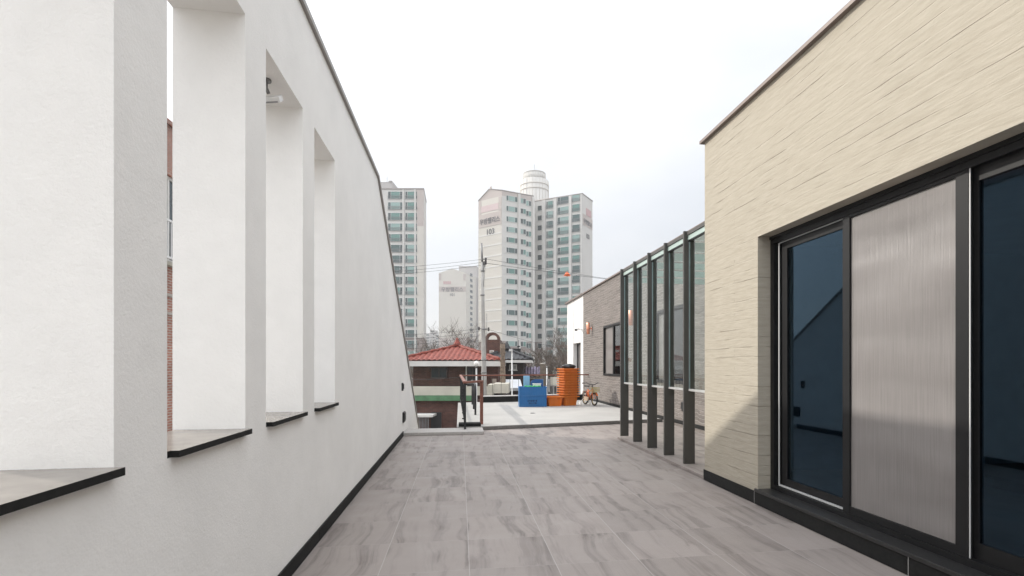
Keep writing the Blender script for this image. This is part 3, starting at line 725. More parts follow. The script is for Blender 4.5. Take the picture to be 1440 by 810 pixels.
# blue boxes
BLUE = mat('blue_plastic', (.022, .15, .38), .4, 0, .12, 3)
BLUEL = mat('pale_blue_plastic', (.25, .48, .68), .4, 0, .08, 4)
translucent(BLUE, (.1, .45, .8), .18)
BP = WD(U(748.5, 16.35), 16.35); BRZ = -YAW + R(6)
def blue_crate(z, h, lab, marks):
    t_ = thing('blue_crate', (BP.x, BP.y, z), lab, 'crate', 'blue plastic crates', BRZ)
    w, d, th = .86, .52, .012; q = MB()
    q.box(-w / 2, w / 2, -d / 2, -d / 2 + th, 0, h - .03); q.box(-w / 2, w / 2, d / 2 - th, d / 2, 0, h - .03)
    q.box(-w / 2, -w / 2 + th, -d / 2 + th, d / 2 - th, 0, h - .03); q.box(w / 2 - th, w / 2, -d / 2 + th, d / 2 - th, 0, h - .03)
    q.box(-w / 2 + th, w / 2 - th, -d / 2 + th, d / 2 - th, 0, .01)
    for i in range(11):
        x = -w / 2 + .04 + i * (w - .08) / 10
        q.box(x - .006, x + .006, -d / 2 - .008, -d / 2, .02, h - .04)
    q.box(-.012, .012, -d / 2 - .014, -d / 2 - .008, .01, h - .04)
    q.build('tub', BLUE, t_, True)
    q = MB(); e = .012
    q.box(-w / 2 - e, w / 2 + e, -d / 2 - e, -d / 2 + th, h - .029, h); q.box(-w / 2 - e, w / 2 + e, d / 2 - th, d / 2 + e, h - .029, h)
    q.box(-w / 2 - e, -w / 2 + th, -d / 2 + th, d / 2 - th, h - .029, h); q.box(w / 2 - th, w / 2 + e, -d / 2 + th, d / 2 - th, h - .029, h)
    q.build('rim', BLUE, t_, True, bevel=.003)
    if marks:
        q = MB(); rr = random.Random(3)
        for row, (zz, n_, hh) in enumerate(((.17, 6, .045), (.10, 5, .035))):
            for i in range(n_):
                x = -.17 + i * .052 + row * .03
                for k in range(3):
                    if rr.random() < .8: q.box(x, x + .034, -d / 2 - .0155, -d / 2 - .0085, zz + k * hh / 2.6, zz + k * hh / 2.6 + .007)
                if rr.random() < .8: q.box(x + rr.choice((.004, .024)), x + rr.choice((.004, .024)) + .009, -d / 2 - .0165, -d / 2 - .0086, zz, zz + hh)
        q.build('printed_mark', mat('dark_print', (.01, .02, .05), .6), t_, True)
blue_crate(ZS, .36, 'lower blue plastic crate with dark printed marks standing on the white terrace', True)
blue_crate(ZS + .361, .27, 'upper blue plastic crate resting on a marked blue crate', False)
ZT2 = ZS + .64
def inbp(dx, dy, z): return Vector((BP.x + dx * math.cos(BRZ) - dy * math.sin(BRZ), BP.y + dx * math.sin(BRZ) + dy * math.cos(BRZ), z))
ZI = ZS + .372
t_ = thing('plastic_panel', inbp(-.16, .16, ZI), 'pale blue plastic panel standing up out of the blue crates', 'panel', None, BRZ)
q = MB(); q.box(-.11, .09, -.008, .008, 0, .60); 
for x in (-.09, -.01, .07): q.box(x - .01, x + .01, -.018, -.008, .02, .58)
q.build('sheet', BLUEL, t_, True, bevel=.003)
t_ = thing('blue_basin', inbp(.16, .10, ZI), 'dark blue plastic basin tipped up inside the blue crates', 'basin', None, BRZ)
q = MB(); pts = [(-.2, .02), (-.2, .40), (-.15, .46), (-.06, .485), (.2, .485), (.2, .02)]
q.prism(pts, -.02, .0, 'y'); q.prism([(-.2, .02), (-.17, .02), (-.17, .44), (-.2, .40)], .0, .08, 'y'); q.prism([(.17, .02), (.2, .02), (.2, .485), (.17, .485)], .0, .08, 'y')
q.build('shell', mat('deep_blue_plastic', (.012, .09, .26), .35), t_, True, bevel=.004)
t_ = thing('white_tray', inbp(.14, -.06, ZI), 'small white tray propped at the front of the blue basin', 'tray', None, BRZ)
q = MB(); q.box(-.13, .13, -.02, .0, 0, .335); q.box(-.14, .14, -.025, .03, .336, .36); q.build('tray_body', WHITEP, t_, True, bevel=.005)
t_ = thing('green_net', inbp(.02, -.17, ZI), 'bright green folded net along the rim of the blue crates', 'net', None, BRZ)
q = MB(); q.tube([(-.27 + i * .05, .02 * math.sin(i * 1.7), .265 + .012 * math.sin(i * 2.3)) for i in range(11)], .028, 8); q.box(-.22, .2, -.008, .02, 0, .24)
q.build('net_roll', mat('green_net_plastic', (.05, .42, .10), .6, 0, .3, 30), t_, True)

# bicycle
def bicycle(c, rz, lab):
    t_ = thing('childs_bicycle', c, lab, 'bicycle', None, rz)
    OR = mat('orange_frame_paint', (.62, .16, .05), .35); TY = mat('tan_tyre', (.36, .25, .10), .7); RB = mat('black_rubber', (.02, .02, .02), .7)
    r = .215; wb = .66
    for x, nm in ((0, 'rear'), (wb, 'front')):
        q = MB(); q.torus((x, 0, r), r - .024, .024, m=0)
        w = q.build('wheel', RB, t_, True)
        q = MB(); q.torus((x, 0, r), r - .05, .010, ts=6)
        q.build('rim', TY, w, True)
        q = MB()
        for i in range(10):
            a = math.pi * 2 * i / 10; q.tube([(x, 0, r), (x + (r - .05) * math.cos(a), 0, r + (r - .05) * math.sin(a))], .0022, 4)
        q.tube([(x, -.045, r), (x, .045, r)], .018, 10); q.build('spokes', mat('bright_steel', (.5, .5, .5), .3, .8), w, True)
    q = MB(); bbk = (.30, 0, .20); st = (.20, 0, .52); hd = (.54, 0, .50); ft = (.56, 0, .44)
    q.tube([bbk, st], .023, 10); q.tube([(.22, 0, .45), hd], .022, 10); q.tube([bbk, ft], .028, 10)
    for s_ in (-1, 1): q.tube([bbk, (0, s_ * .04, r)], .011, 8); q.tube([(.21, 0, .47), (0, s_ * .04, r)], .009, 8)
    q.tube([(.535, 0, .56), (.575, 0, .42)], .026, 10)
    for s_ in (-1, 1): q.tube([(.575, s_ * .03, .43), (wb, s_ * .045, r)], .017, 8)
    q.build('frame', OR, t_, True)
    q = MB(); q.tube([(.20, 0, .52), (.185, 0, .60)], .012, 8); q.build('seat_post', mat('bright_steel', (.5, .5, .5)), t_, True)
    q = MB(); q.prism([(.04, -.07), (.10, -.075), (.20, -.03), (.30, -.018), (.30, .018), (.20, .03), (.10, .075), (.04, .07)], .60, .645); q.build('saddle', BLACKP, t_, True, bevel=.015)
    q = MB(); q.tube([(.535, 0, .56), (.52, 0, .68)], .013, 8); pts = [(.42, -.26, .73), (.50, -.20, .74), (.53, -.08, .68), (.53, .08, .68), (.50, .20, .74), (.42, .26, .73)]
    q.tube(pts, .011, 8); hb = q.build('handlebar', mat('dark_bar', (.06, .06, .06), .4, .4), t_, True)
    q = MB()
    for s_ in (-1, 1): q.tube([(.43, s_ * .25, .731), (.36, s_ * .29, .726)], .018, 8)
    q.build('grip', BLACKP, hb, True)
    q = MB(); q.box(.60, .80, -.12, .12, .44, .45)
    for z in (.49, .54, .585): q.box(.60, .605, -.12, .12, z, z + .012); q.box(.795, .80, -.12, .12, z, z + .012); q.box(.60, .80, -.12, -.115, z, z + .012); q.box(.60, .80, .115, .12, z, z + .012)
    for i in range(6):
        y = -.115 + i * .046
        q.box(.598, .604, y - .004, y + .004, .45, .6); q.box(.796, .802, y - .004, y + .004, .45, .6)
    q.build('basket', mat('yellow_basket', (.42, .36, .16), .6), t_, True)
    q = MB()
    for x, a0, a1 in ((0, .15, 2.6), (wb, .5, 2.7)):
        n_ = 10; vs = []
        for i in range(n_ + 1):
            a = a0 + (a1 - a0) * i / n_
            for s_ in (-1, 1): vs.append((x + (r + .022) * math.cos(a), s_ * .03, r + (r + .022) * math.sin(a)))
        q.add(vs, [(2 * i, 2 * i + 1, 2 * i + 3, 2 * i + 2) for i in range(n_)])
    q.build('mudguard', OR, t_, True)
    q = MB(); q.lathe([(.06, -.008), (.06, .008)], (0, 0, 0), 16); 
    cr = MB(); cr.tube([(.30, -.05, .20), (.30, .05, .20)], .02, 10); cr.torus((.30, -.04, .20), .06, .008, ts=5); cr.tube([(.30, -.06, .20), (.36, -.07, .10)], .009, 6); cr.tube([(.30, .06, .20), (.24, .07, .30)], .009, 6)
    cr.box(.32, .40, -.13, -.07, .09, .11); cr.box(.20, .28, .07, .13, .29, .31)
    cr.build('crank', BLACKP, t_, True)
    q = MB(); q.box(.02, .36, -.062, -.052, .14, .27); q.build('chain_guard', mat('cream_guard', (.55, .42, .30), .4), t_, True, bevel=.004)
    for s_ in (-1, 1):
        q = MB(); q.tube([(0, s_ * .05, r), (-.02, s_ * .14, .12), (-.02, s_ * .17, .07)], .008, 6); q.tube([(-.02, s_ * .16, .062), (-.02, s_ * .19, .062)], .06, 14); q.build('training_wheel', WHITEP, t_, True)
    q = MB(); q.box(-.20, .14, -.05, .05, .47, .482); q.tube([(-.17, .04, .47), (0, .045, r)], .006, 6); q.tube([(-.17, -.04, .47), (0, -.045, r)], .006, 6); q.build('rack', mat('bright_steel', (.5, .5, .5)), t_, True)
    return t_
pr = WD(U(823, 17.15), 17.15); pf = WD(U(834.5, 16.6), 16.6)
bicycle((pr.x, pr.y, ZS), math.atan2(pf.y - pr.y, pf.x - pr.x), 'small orange childs bicycle parked by the grey brick wall')

# ------------------------------------------------------------------ neighbourhood, laid out along the camera's heading (u, d, z)
class Far:
    def __init__(s, name, u, d, label, cat, group=None, z=-4.0):
        s.o = (u, d, z); s.t = thing(name, WD(u, d, z), label, cat, group, -YAW)
    def part(s, b, name, m, parent=None, bevel=0):
        b.v = [p - Vector(s.o) for p in b.v]
        return b.build(name, m, parent or s.t, True, bevel)

REDTILE = mat('red_clay_tile', (.21, .052, .036), .6, 0, .35, 7, spec=.25)
BLKTILE = mat('black_roof_tile', (.035, .035, .038), .5, 0, .3, 7)
FASCIA = mat('white_fascia', (.62, .61, .58), .7, 0, .08, 2)
CREAM = mat('cream_render', (.52, .50, .43), .85, 0, .10, 1.5)
GREENB = mat('green_painted_band', (.085, .20, .10), .7, 0, .22, 3)
DARKW = mat('dark_opening', (.02, .02, .022), .4)
def hip_face(b, o, ex, up, L, rise, run, hip, tile=.27, amp=.06, rows=9):
    """one slope of a tiled hip roof: eave from o along ex (length L), climbing along up; both ends hipped by `hip`."""
    o = Vector(o); ex = Vector(ex); up = Vector(up); n = int(L / tile * 6); cols = []
    for i in range(n + 1):
        x = L * i / n; tm = min(1.0, min(x, L - x) / hip) if hip > 0 else 1
        cols.append((x, tm))
    vs = []; fs = []
    R_ = rows * 2
    for x, tm in cols:
        for j in range(R_ + 1):
            t = tm * j / R_
            cz = amp * abs(math.sin(math.pi * x / tile)) + .022 * (1 - ((t * rows) % 1.0))
            vs.append(o + ex * x + up * (run * t) + Vector((0, 0, rise * t + cz)))
    for i in range(n):
        for j in range(R_):
            a = i * (R_ + 1) + j; fs.append((a, a + R_ + 1, a + R_ + 2, a + 1))
    b.add(vs, fs, 0, True)
def hip_roof(F, u0, u1, d0, d1, ze, rise, m, hip=None):
    w = u1 - u0; hip = hip or w / 2
    b = MB()
    hip_face(b, (u0, d0, ze), (1, 0, 0), (0, 1, 0), w, rise, hip, hip)
    hip_face(b, (u1, d0, ze), (0, 1, 0), (-1, 0, 0), d1 - d0, rise, w / 2, hip)
    hip_face(b, (u0, d1, ze), (0, -1, 0), (1, 0, 0), d1 - d0, rise, w / 2, hip)
    hip_face(b, (u1, d1, ze), (-1, 0, 0), (0, -1, 0), w, rise, hip, hip)
    roof = F.part(b, 'roof', m)
    q = MB(); uc = (u0 + u1) / 2; zt = ze + rise + .06
    for (a, c) in (((u0, d0), (uc, d0 + hip)), ((u1, d0), (uc, d0 + hip)), ((u0, d1), (uc, d1 - hip)), ((u1, d1), (uc, d1 - hip))):
        n = 12; q.tube([(a[0] + (c[0] - a[0]) * k / n, a[1] + (c[1] - a[1]) * k / n, ze + .05 + (zt - ze - .05) * k / n + (.03 if k % 2 else 0)) for k in range(n + 1)], .085, 8)
    q.tube([(uc, d0 + hip, zt), (uc, d1 - hip, zt)], .11, 8)
    q.lathe([(.26, -.04), (.22, .10), (.13, .26), (.10, .34), (.02, .46)], (uc, d0 + hip, zt), 10)
    F.part(q, 'ridge', m, roof)
    return roof

# red tiled house
hf = Far('red_roof_house', U(640, 27.5), 29, 'brown brick house with a red clay tile roof and white balcony front', 'house')
D = 26.6
u0, u1 = U(556, D), U(706, D)
roof = hip_roof(hf, u0, u1, D, D + 11, Z(507.5, D), .78 + .06, REDTILE, hip=(u1 - u0) / 2)
b = MB(); b.box(u0 + .02, u1 - .02, D + .03, D + 10.9, Z(515, D), Z(507.6, D) - .003); hf.part(b, 'eave', FASCIA)
b = MB(); b.box(U(581, 27.4), U(700, 27.4), 27.4, 37, -4, Z(515, D) - .003); hf.part(b, 'wall', BROWNBRICK)
def far_window(F, px0, px1, py0, py1, d, m_frame, m_glass, mull=1, depth=.06):
    q = MB(); a, c, z0, z1 = U(px0, d), U(px1, d), Z(py1, d), Z(py0, d); f = .05
    q.box(a, a + f, d - depth, d - .001, z0, z1); q.box(c - f, c, d - depth, d - .001, z0, z1); q.box(a + f, c - f, d - depth, d - .001, z0, z0 + f); q.box(a + f, c - f, d - depth, d - .001, z1 - f, z1)
    for i in range(mull):
        x = a + (c - a) * (i + 1) / (mull + 1); q.box(x - .02, x + .02, d - depth, d - .001, z0 + f, z1 - f)
    w = F.part(q, 'window', m_frame)
    q = MB(); q.box(a + f, c - f, d - depth * .5, d - .002, z0 + f, z1 - f); q.v = [p - Vector(F.o) for p in q.v]
    q.build('pane', m_glass, w, True)
    return w
DIMGLASS = mat('dim_window_glass', (.035, .05, .055), .12, 0, .2, 2)
BROWNFR = mat('brown_window_frame', (.06, .045, .04), .5)
far_window(hf, 606, 629, 516.5, 532, 27.4, BROWNFR, DIMGLASS, 1)
far_window(hf, 657, 672, 516.5, 543, 27.4, BROWNFR, DARKW, 1)
b = MB(); b.box(U(655, 27.3), U(656.5, 27.3), 27.25, 27.38, Z(560, 27.3), Z(515, D) - .004); hf.part(b, 'pillar', FASCIA)
b = MB(); b.box(U(552, 25.8), U(690, 25.8), 25.8, 25.95, Z(556, 25.8), Z(543.5, 25.8)); hf.part(b, 'balcony_parapet', CREAM)
b = MB(); b.box(U(552, 25.75), U(664, 25.75), 25.72, 27.39, Z(563.5, 25.8), Z(556, 25.8) - .003); hf.part(b, 'green_band', GREENB)
b = MB(); b.box(U(560, 26), U(690, 26), 25.96, 27.38, -4, Z(563.5, 25.8) - .003); hf.part(b, 'lower_wall', BROWNBRICK)
b = MB(); b.box(U(606, 25.9), U(620.5, 25.9), 25.90, 25.955, -4, Z(580, 25.9)); hf.part(b, 'doorway', DARKW)
b = MB(); b.box(U(583, 25.2), U(610, 25.2), 24.9, 25.95, Z(586.5, 25), Z(583.5, 25)); cn = hf.part(b, 'canopy', FASCIA)
b = MB()
for i in range(9): b.tube([(U(586 + i * 2.1, 25), 24.95, -4), (U(586 + i * 2.1, 25), 24.95, Z(586.5, 25))], .02, 6)
b.v = [p - Vector(hf.o) for p in b.v]; b.build('grille', mat('grey_grille', (.12, .12, .12), .6), cn, True)
# cream flat balcony beside it
cb_ = Far('balcony_block', U(705, 24.6), 25, 'cream rendered balcony block behind the black parapet', 'balcony')
b = MB(); b.box(U(694, 24.4), U(715, 24.4), 24.4, 26.2, Z(553, 24.4), Z(539.5, 24.4)); cb_.part(b, 'parapet', CREAM)
b = MB(); b.box(U(686, 24.7), U(694, 24.7), 24.6, 26, Z(556, 24.5), Z(541, 24.5)); cb_.part(b, 'side_parapet', CREAM)
b = MB(); b.box(U(686, 24.7), U(714, 24.7), 24.55, 26.1, -4, Z(556.3, 24.5)); cb_.part(b, 'wall', BROWNBRICK)
b = MB(); b.box(U(691, 26), U(697, 26), 26.3, 26.5, Z(545, 26), Z(533, 26)); b.box(U(691, 26), U(697, 26), 26.3, 26.5, -4, Z(545, 26) - .002); cb_.part(b, 'chimney_box', mat('tan_box', (.30, .25, .21), .8))

# brown brick arched stair tower
at_ = Far('arched_stair_tower', U(692, 31), 31, 'dark brown brick stair tower topped by an open brick arch', 'tower')
D = 30.5; a, c = U(682, D), U(703, D); uc = (a + c) / 2; r1 = (c - a) / 2; r0 = r1 - .16; zb = Z(477.5, D)
b = MB(); b.box(a, c, D, D + 1.8, -4, zb); at_.part(b, 'wall', ARCHBRICK)
b = MB(); vs = []; fs = []; n = 20
for i in range(n + 1):
    t = math.pi * i / n
    for rr in (r1, r0):
        for dd in (D, D + .5): vs.append((uc + rr * math.cos(t), dd, zb + .002 + rr * math.sin(t) * .98))
for i in range(n):
    k = i * 4; fs += [(k, k + 4, k + 5, k + 1), (k + 2, k + 3, k + 7, k + 6), (k, k + 2, k + 6, k + 4), (k + 1, k + 5, k + 7, k + 3)]
fs += [(0, 1, 3, 2), (n * 4, n * 4 + 2, n * 4 + 3, n * 4 + 1)]
b.add(vs, fs); at_.part(b, 'arch', ARCHBRICK)
far_window(at_, 688.5, 694.5, 492.5, 500, D, FASCIA, mat('curtain_glass', (.45, .40, .33), .4), 0)
# black roofed house
bh = Far('black_roof_house', U(715, 31), 32, 'dark house with a black tile roof and white eave', 'house')
D = 29.5; u0, u1 = U(672, D), U(748.5, D)
hip_roof(bh, u0, u1, D, D + 8, Z(506, D), .62, BLKTILE, hip=(u1 - u0) / 2)
b = MB(); b.box(u0 + .02, u1 - .02, D + .03, D + 7.9, Z(510, D), Z(506.2, D) - .003); bh.part(b, 'eave', FASCIA)
b = MB(); b.box(U(676, 30.2), U(736, 30.2), 30.2, 37, -4, Z(510, D) - .003); bh.part(b, 'wall', mat('charcoal_render', (.045, .036, .034), .8, 0, .2, 3))
far_window(bh, 716, 727, 512.5, 520, 30.2, FASCIA, mat('pale_glass', (.30, .32, .31), .2), 1)
b = MB(); b.box(U(715, 30), U(727.5, 30), 30.05, 30.195, Z(521.5, 30), Z(520.2, 30)); bh.part(b, 'window_ledge', FASCIA)
wt = Far('water_tank', U(726.5, 32.5), 32.5, 'dark square water tank with a thin aerial on the black roof', 'tank', z=Z(500, 31))
b = MB(); b.box(U(721, 32), U(732, 32), 31.9, 32.5, Z(503, 32), Z(491.5, 32)); b.box(U(720.5, 32), U(732.5, 32), 31.85, 32.55, Z(491.4, 32), Z(490.2, 32)); wt.part(b, 'tank_body', mat('dark_tank', (.04, .04, .042), .6))
b = MB(); b.tube([(U(729, 32), 32.2, Z(490.2, 32)), (U(729, 32), 32.2, Z(478, 32))], .018, 6); b.tube([(U(727, 32), 32.2, Z(487.5, 32)), (U(731, 32), 32.2, Z(487, 32))], .05, 8); wt.part(b, 'aerial', BLACKP)
# white awning
aw = Far('porch_awning', U(723, 27), 27, 'white sloping porch awning in front of the dark house', 'awning')
b = MB(); D = 26.8
A, B_, C_, E_ = (U(711, D), D, Z(545.5, D)), (U(735, D), D, Z(545.5, D)), (U(731.5, D + 1.2), D + 1.2, Z(533.5, D + 1.2)), (U(711, D + 1.2), D + 1.2, Z(533.5, D + 1.2))
dz = Vector((0, 0, -.05)); vs = [Vector(p) for p in (A, B_, C_, E_)]; b.add(vs + [p + dz for p in vs], [(0, 1, 2, 3), (7, 6, 5, 4), (0, 4, 5, 1), (1, 5, 6, 2), (2, 6, 7, 3), (3, 7, 4, 0)])
aw.part(b, 'cover', mat('white_sheet_metal', (.60, .62, .64), .4, 0, .05, 3))
b = MB(); b.box(U(711, D), U(735, D), D - .03, D - .001, Z(549.5, D), Z(545.4, D)); aw.part(b, 'valance', mat('grey_sheet', (.36, .37, .38), .5))
b = MB()
for px in (712, 734): b.tube([(U(px, D), D + .1, -4), (U(px, D), D + .1, Z(547.5, D))], .03, 6)
aw.part(b, 'posts', mat('grey_sheet', (.36, .37, .38)))

# utility pole
up = Far('utility_pole', U(681, 24), 24, 'tall grey concrete utility pole with insulators near its top', 'utility pole')
D = 24.0; CONCP = mat('weathered_pole_concrete', (.36, .35, .33), .85, 0, .18, 2.5)
b = MB(); b.tube([(U(681.2, D), D, -4), (U(680.6, D), D, Z(520, D)), (U(679, D), D, Z(430, D)), (U(678.2, D), D, Z(369, D))], [.145, .118, .085, .068], 16); up.part(b, 'mast', CONCP)
b = MB(); b.tube([(U(678.2, D), D, Z(369, D)), (U(677.2, D), D, Z(342, D))], [.045, .04], 8); up.part(b, 'top_pipe', mat('galvanised', (.20, .20, .20), .5, .4))
b = MB(); D2 = D - .05
b.tube([(U(676, D2), D2, Z(365.5, D2)), (U(685, D2), D2, Z(364, D2))], .022, 6); b.tube([(U(679, D2), D2, Z(381, D2)), (U(684, D2), D2, Z(366, D2))], .02, 6)
b.tube([(U(680, D2), D2, Z(404, D2)), (U(682.5, D2), D2, Z(372, D2))], .012, 6)
for z in (381, 415, 463, 506, 524): b.lathe([(.135 - (524 - z) * .0003, -.03), (.135 - (524 - z) * .0003, .03)], (U(680.4 if z > 450 else 678.6, D), D, Z(z, D)), 14)
b.tube([(U(673, D), D, Z(462, D)), (U(688, D), D, Z(463, D))], .02, 6)
up.part(b, 'crossarm', mat('galvanised', (.20, .20, .20)))
for px, py in ((683, 365), (683.2, 369.5), (680.5, 370), (673.5, 462), (687, 463)):
    q = MB(); q.lathe([(.02, -.09), (.055, -.06), (.03, -.03), (.06, 0), (.03, .03), (.055, .06), (.015, .09)], (U(px, D2), D2, Z(py, D2)), 10); up.part(q, 'insulator', mat('brown_insulator', (.05, .045, .045), .3))
b = MB(); b.tube([(U(684.8, D), D - .1, Z(441, D)), (U(684.8, D), D - .1, Z(500, D))], .012, 6); up.part(b, 'riser_pipe', mat('galvanised', (.2, .2, .2)))
WIRE = mat('black_cable', (.035, .035, .037), .6)
def wire(px0, py0, d0, px1, py1, d1, sag, lab, r=.014, grp='overhead cables'):
    A = WD(U(px0, d0), d0, Z(py0, d0)); B2 = WD(U(px1, d1), d1, Z(py1, d1)); n = 18; r *= .75
    t_ = tag(MB().tube([A.lerp(B2, i / n) - A - Vector((0, 0, sag * 4 * (i / n) * (1 - i / n))) for i in range(n + 1)], r, 5).build('cable', WIRE, None, True, loc=A), lab, 'cable', grp)
    return A, B2
wire(680, 364.5, 24, 470, 380, 27, .10, 'upper thin cable running left from the pole top', .010)
wire(680, 368.5, 24, 470, 384, 27, .14, 'middle thin cable running left from the pole top', .010)
wire(680, 372.5, 24, 470, 388, 27, .14, 'lowest thin cable running left from the pole top', .010)
wire(683, 364, 24, 1010, 411, 29, .12, 'upper thin cable running right from the pole, without a ball', .011)
wire(683, 370, 24, 1010, 408, 29, .10, 'lower thin cable running right from the pole and carrying an orange ball', .013)
for i, (y0, y1, x1, lab) in enumerate(((462, 470, 520, 'topmost service cable sagging left above the red roof'), (466, 478, 520, 'service cable second from the top sagging left over the red roof'), (472, 487, 520, 'service cable third from the top sagging left over the red roof'), (479, 492, 520, 'lowest service cable sagging left over the red roof'))):
    wire(674, y0, 24, x1, y1, 25.5, .12, lab, .010)
wire(673, 526.5, 23, 552, 532, 24, .12, 'single dark cable crossing the brown brick wall below the red roof', .011)
wire(686, 463, 24, 905, 500, 30, .35, 'thin service cable drooping right from the middle of the pole', .009)
ball = thing('cable_marker_ball', WD(U(797.5, 25.8), 25.8, Z(386, 25.8)), 'bright orange marker ball clipped on an overhead cable', 'marker')
ORB = mat('orange_marker', (.85, .17, .05), .5)
b = MB(); b.lathe([(.01, -.10), (.08, -.08), (.12, -.03), (.13, 0), (.12, .03), (.08, .08), (.01, .10)], (0, 0, 0), 14); b.build('ball', ORB, ball, True)
b = MB()
for a in (-1, 1): b.obox((a * .13, 0, -.05), (.07, .03, .06), (0, .5 * a, 0))
b.obox((0, 0, .12), (.05, .03, .05)); b.build('clip', ORB, ball, True)

def globe_lamp(px, py, d, r, top, lab):
    F = Far('globe_lamp', U(px, d), d, lab, 'lamp'); q = MB()
    q.tube([(U(px, d), d, -4), (U(px, d), d, Z(py, d) - r)], .035, 8); F.part(q, 'post', mat('pale_post', (.5, .5, .49), .6))
    q = MB(); q.lathe([(.05, -r), (r * .8, -r * .6), (r, 0), (r * .8, r * .6), (.03, r)], (U(px, d), d, Z(py, d)), 14); F.part(q, 'globe', mat('opal_globe', (.75, .74, .70), .25))
    q = MB(); q.lathe([(.06, 0), (.07, .06)], (U(px, d), d, Z(py, d) - r - .06), 10); F.part(q, 'collar', FINM)
globe_lamp(670, 511.5, 23.4, .13, 0, 'white globe lamp on a pale post beside the utility pole')
sp = Far('street_pole', U(720, 24), 24, 'slender white pole with a small lamp head in front of the black roof', 'pole')
b = MB(); b.tube([(U(720.3, 24), 24, -4), (U(720, 24), 24, Z(493, 24))], [.036, .03], 10); sp.part(b, 'mast', mat('white_pole_paint', (.6, .6, .59), .5))
b = MB(); b.tube([(U(720, 24), 24, Z(494, 24)), (U(718, 24), 23.9, Z(491.8, 24))], .03, 8); b.obox((U(718.3, 24), 23.9, Z(492.6, 24)), (.16, .12, .09)); sp.part(b, 'lamp_head', mat('white_pole_paint', (.6, .6, .59)))
sp2 = Far('street_pole', U(769, 27), 27, 'short thin white pole behind the handrail right of the blue crates', 'pole')
b = MB(); b.tube([(U(769, 27), 27, -4), (U(769, 27), 27, Z(517, 27))], .035, 8); sp2.part(b, 'mast', mat('white_pole_paint', (.6, .6, .59)))
b = MB(); b.lathe([(.05, 0), (.05, .05), (.02, .08)], (U(769, 27), 27, Z(517, 27)), 10); sp2.part(b, 'cap', mat('galvanised', (.2, .2, .2)))

gp = Far('gate_post', U(763, 28), 28, 'brown stone gate post with a pale rounded cap behind the handrail', 'gate post')
b = MB(); b.box(U(759.5, 28), U(767, 28), 28, 28.35, -4, Z(512.5, 28)); gp.part(b, 'shaft', mat('brown_stone', (.14, .115, .09), .9, 0, .3, 5, .3, 20))
b = MB(); b.lathe([(.15, 0), (.15, .04), (.10, .07), (.02, .08)], (U(763.2, 28), 28.17, Z(512.5, 28) + .003), 14); gp.part(b, 'cap', mat('grey_cap', (.28, .26, .23), .8))
cw = Far('garden_wall', U(790, 27), 27, 'cream rendered garden wall piece seen behind the orange crates', 'wall')
b = MB(); b.box(U(774.5, 26.5), U(803, 26.5), 26.5, 26.7, Z(543, 26.5), Z(530.5, 26.5)); cw.part(b, 'upper_panel', CREAM)
b = MB(); b.box(U(781, 26.6), U(803, 26.6), 26.52, 26.68, -4, Z(543, 26.5) - .003); cw.part(b, 'plinth', mat('dark_base', (.06, .055, .05), .9, 0, .3, 4))
lw = Far('garden_wall', U(735, 29), 29, 'low dark garden wall left of the cream wall', 'wall')
b = MB(); b.box(U(736, 29), U(805, 29), 29, 29.2, -4, Z(533, 29)); lw.part(b, 'masonry', mat('dark_base', (.06, .055, .05)))
b = MB(); b.box(U(736, 29), U(805, 29), 28.96, 29.24, Z(533, 29) + .002, Z(531.5, 29)); lw.part(b, 'capping', mat('brown_stone', (.14, .115, .09)))
# washing
for nm, px, w, lab in (('hanging_cloth', 771.5, 5.0, 'pale grey cloth hanging beside the cream wall, nearer the blue crates'), ('hanging_cloth', 777.5, 4.0, 'narrow pale grey cloth hanging in front of the cream wall')):
    D = 25.6; q = MB(); n = 10; vs = []; hgt = Z(533 if px < 775 else 542, D)
    for i in range(n + 1):
        x = U(px - w / 2 + w * i / n, D); y = D + .05 * math.sin(i * 1.9)
        vs += [(x, y, hgt), (x + .04 * math.sin(i), y + .03, Z(552 if px < 775 else 566, D) + .05 * math.sin(i * 1.3))]
    vs += [(p[0], p[1] + .012, p[2]) for p in vs]; o_ = 2 * n + 2; fs = []
    for i in range(n): fs += [(2 * i, 2 * i + 2, 2 * i + 3, 2 * i + 1), (o_ + 2 * i, o_ + 2 * i + 1, o_ + 2 * i + 3, o_ + 2 * i + 2)]
    q.add(vs, fs, 0, True)
    q.v = [WD(p.x, p.y, p.z) - WD(U(px, D), D, hgt) for p in q.v]
    tag(q.build(nm, mat('grey_cloth', (.46, .45, .44), .9), None, True, loc=WD(U(px, D), D, hgt)), lab, 'cloth')
cl = Far('clothes_line', U(776, 25.6), 25.6, 'thin grey washing line frame behind the parapet', 'clothes line')
b = MB(); b.tube([(U(764, 25.6), 25.6, -4), (U(764, 25.6), 25.6, Z(533, 25.6)), (U(783, 25.6), 25.6, Z(533, 25.6)), (U(783, 25.6), 25.6, -4)], .018, 6); b.tube([(U(764, 25.6), 25.6, Z(542, 25.6)), (U(783, 25.6), 25.6, Z(542, 25.6))], .012, 6); cl.part(b, 'frame', mat('galvanised', (.2, .2, .2)))
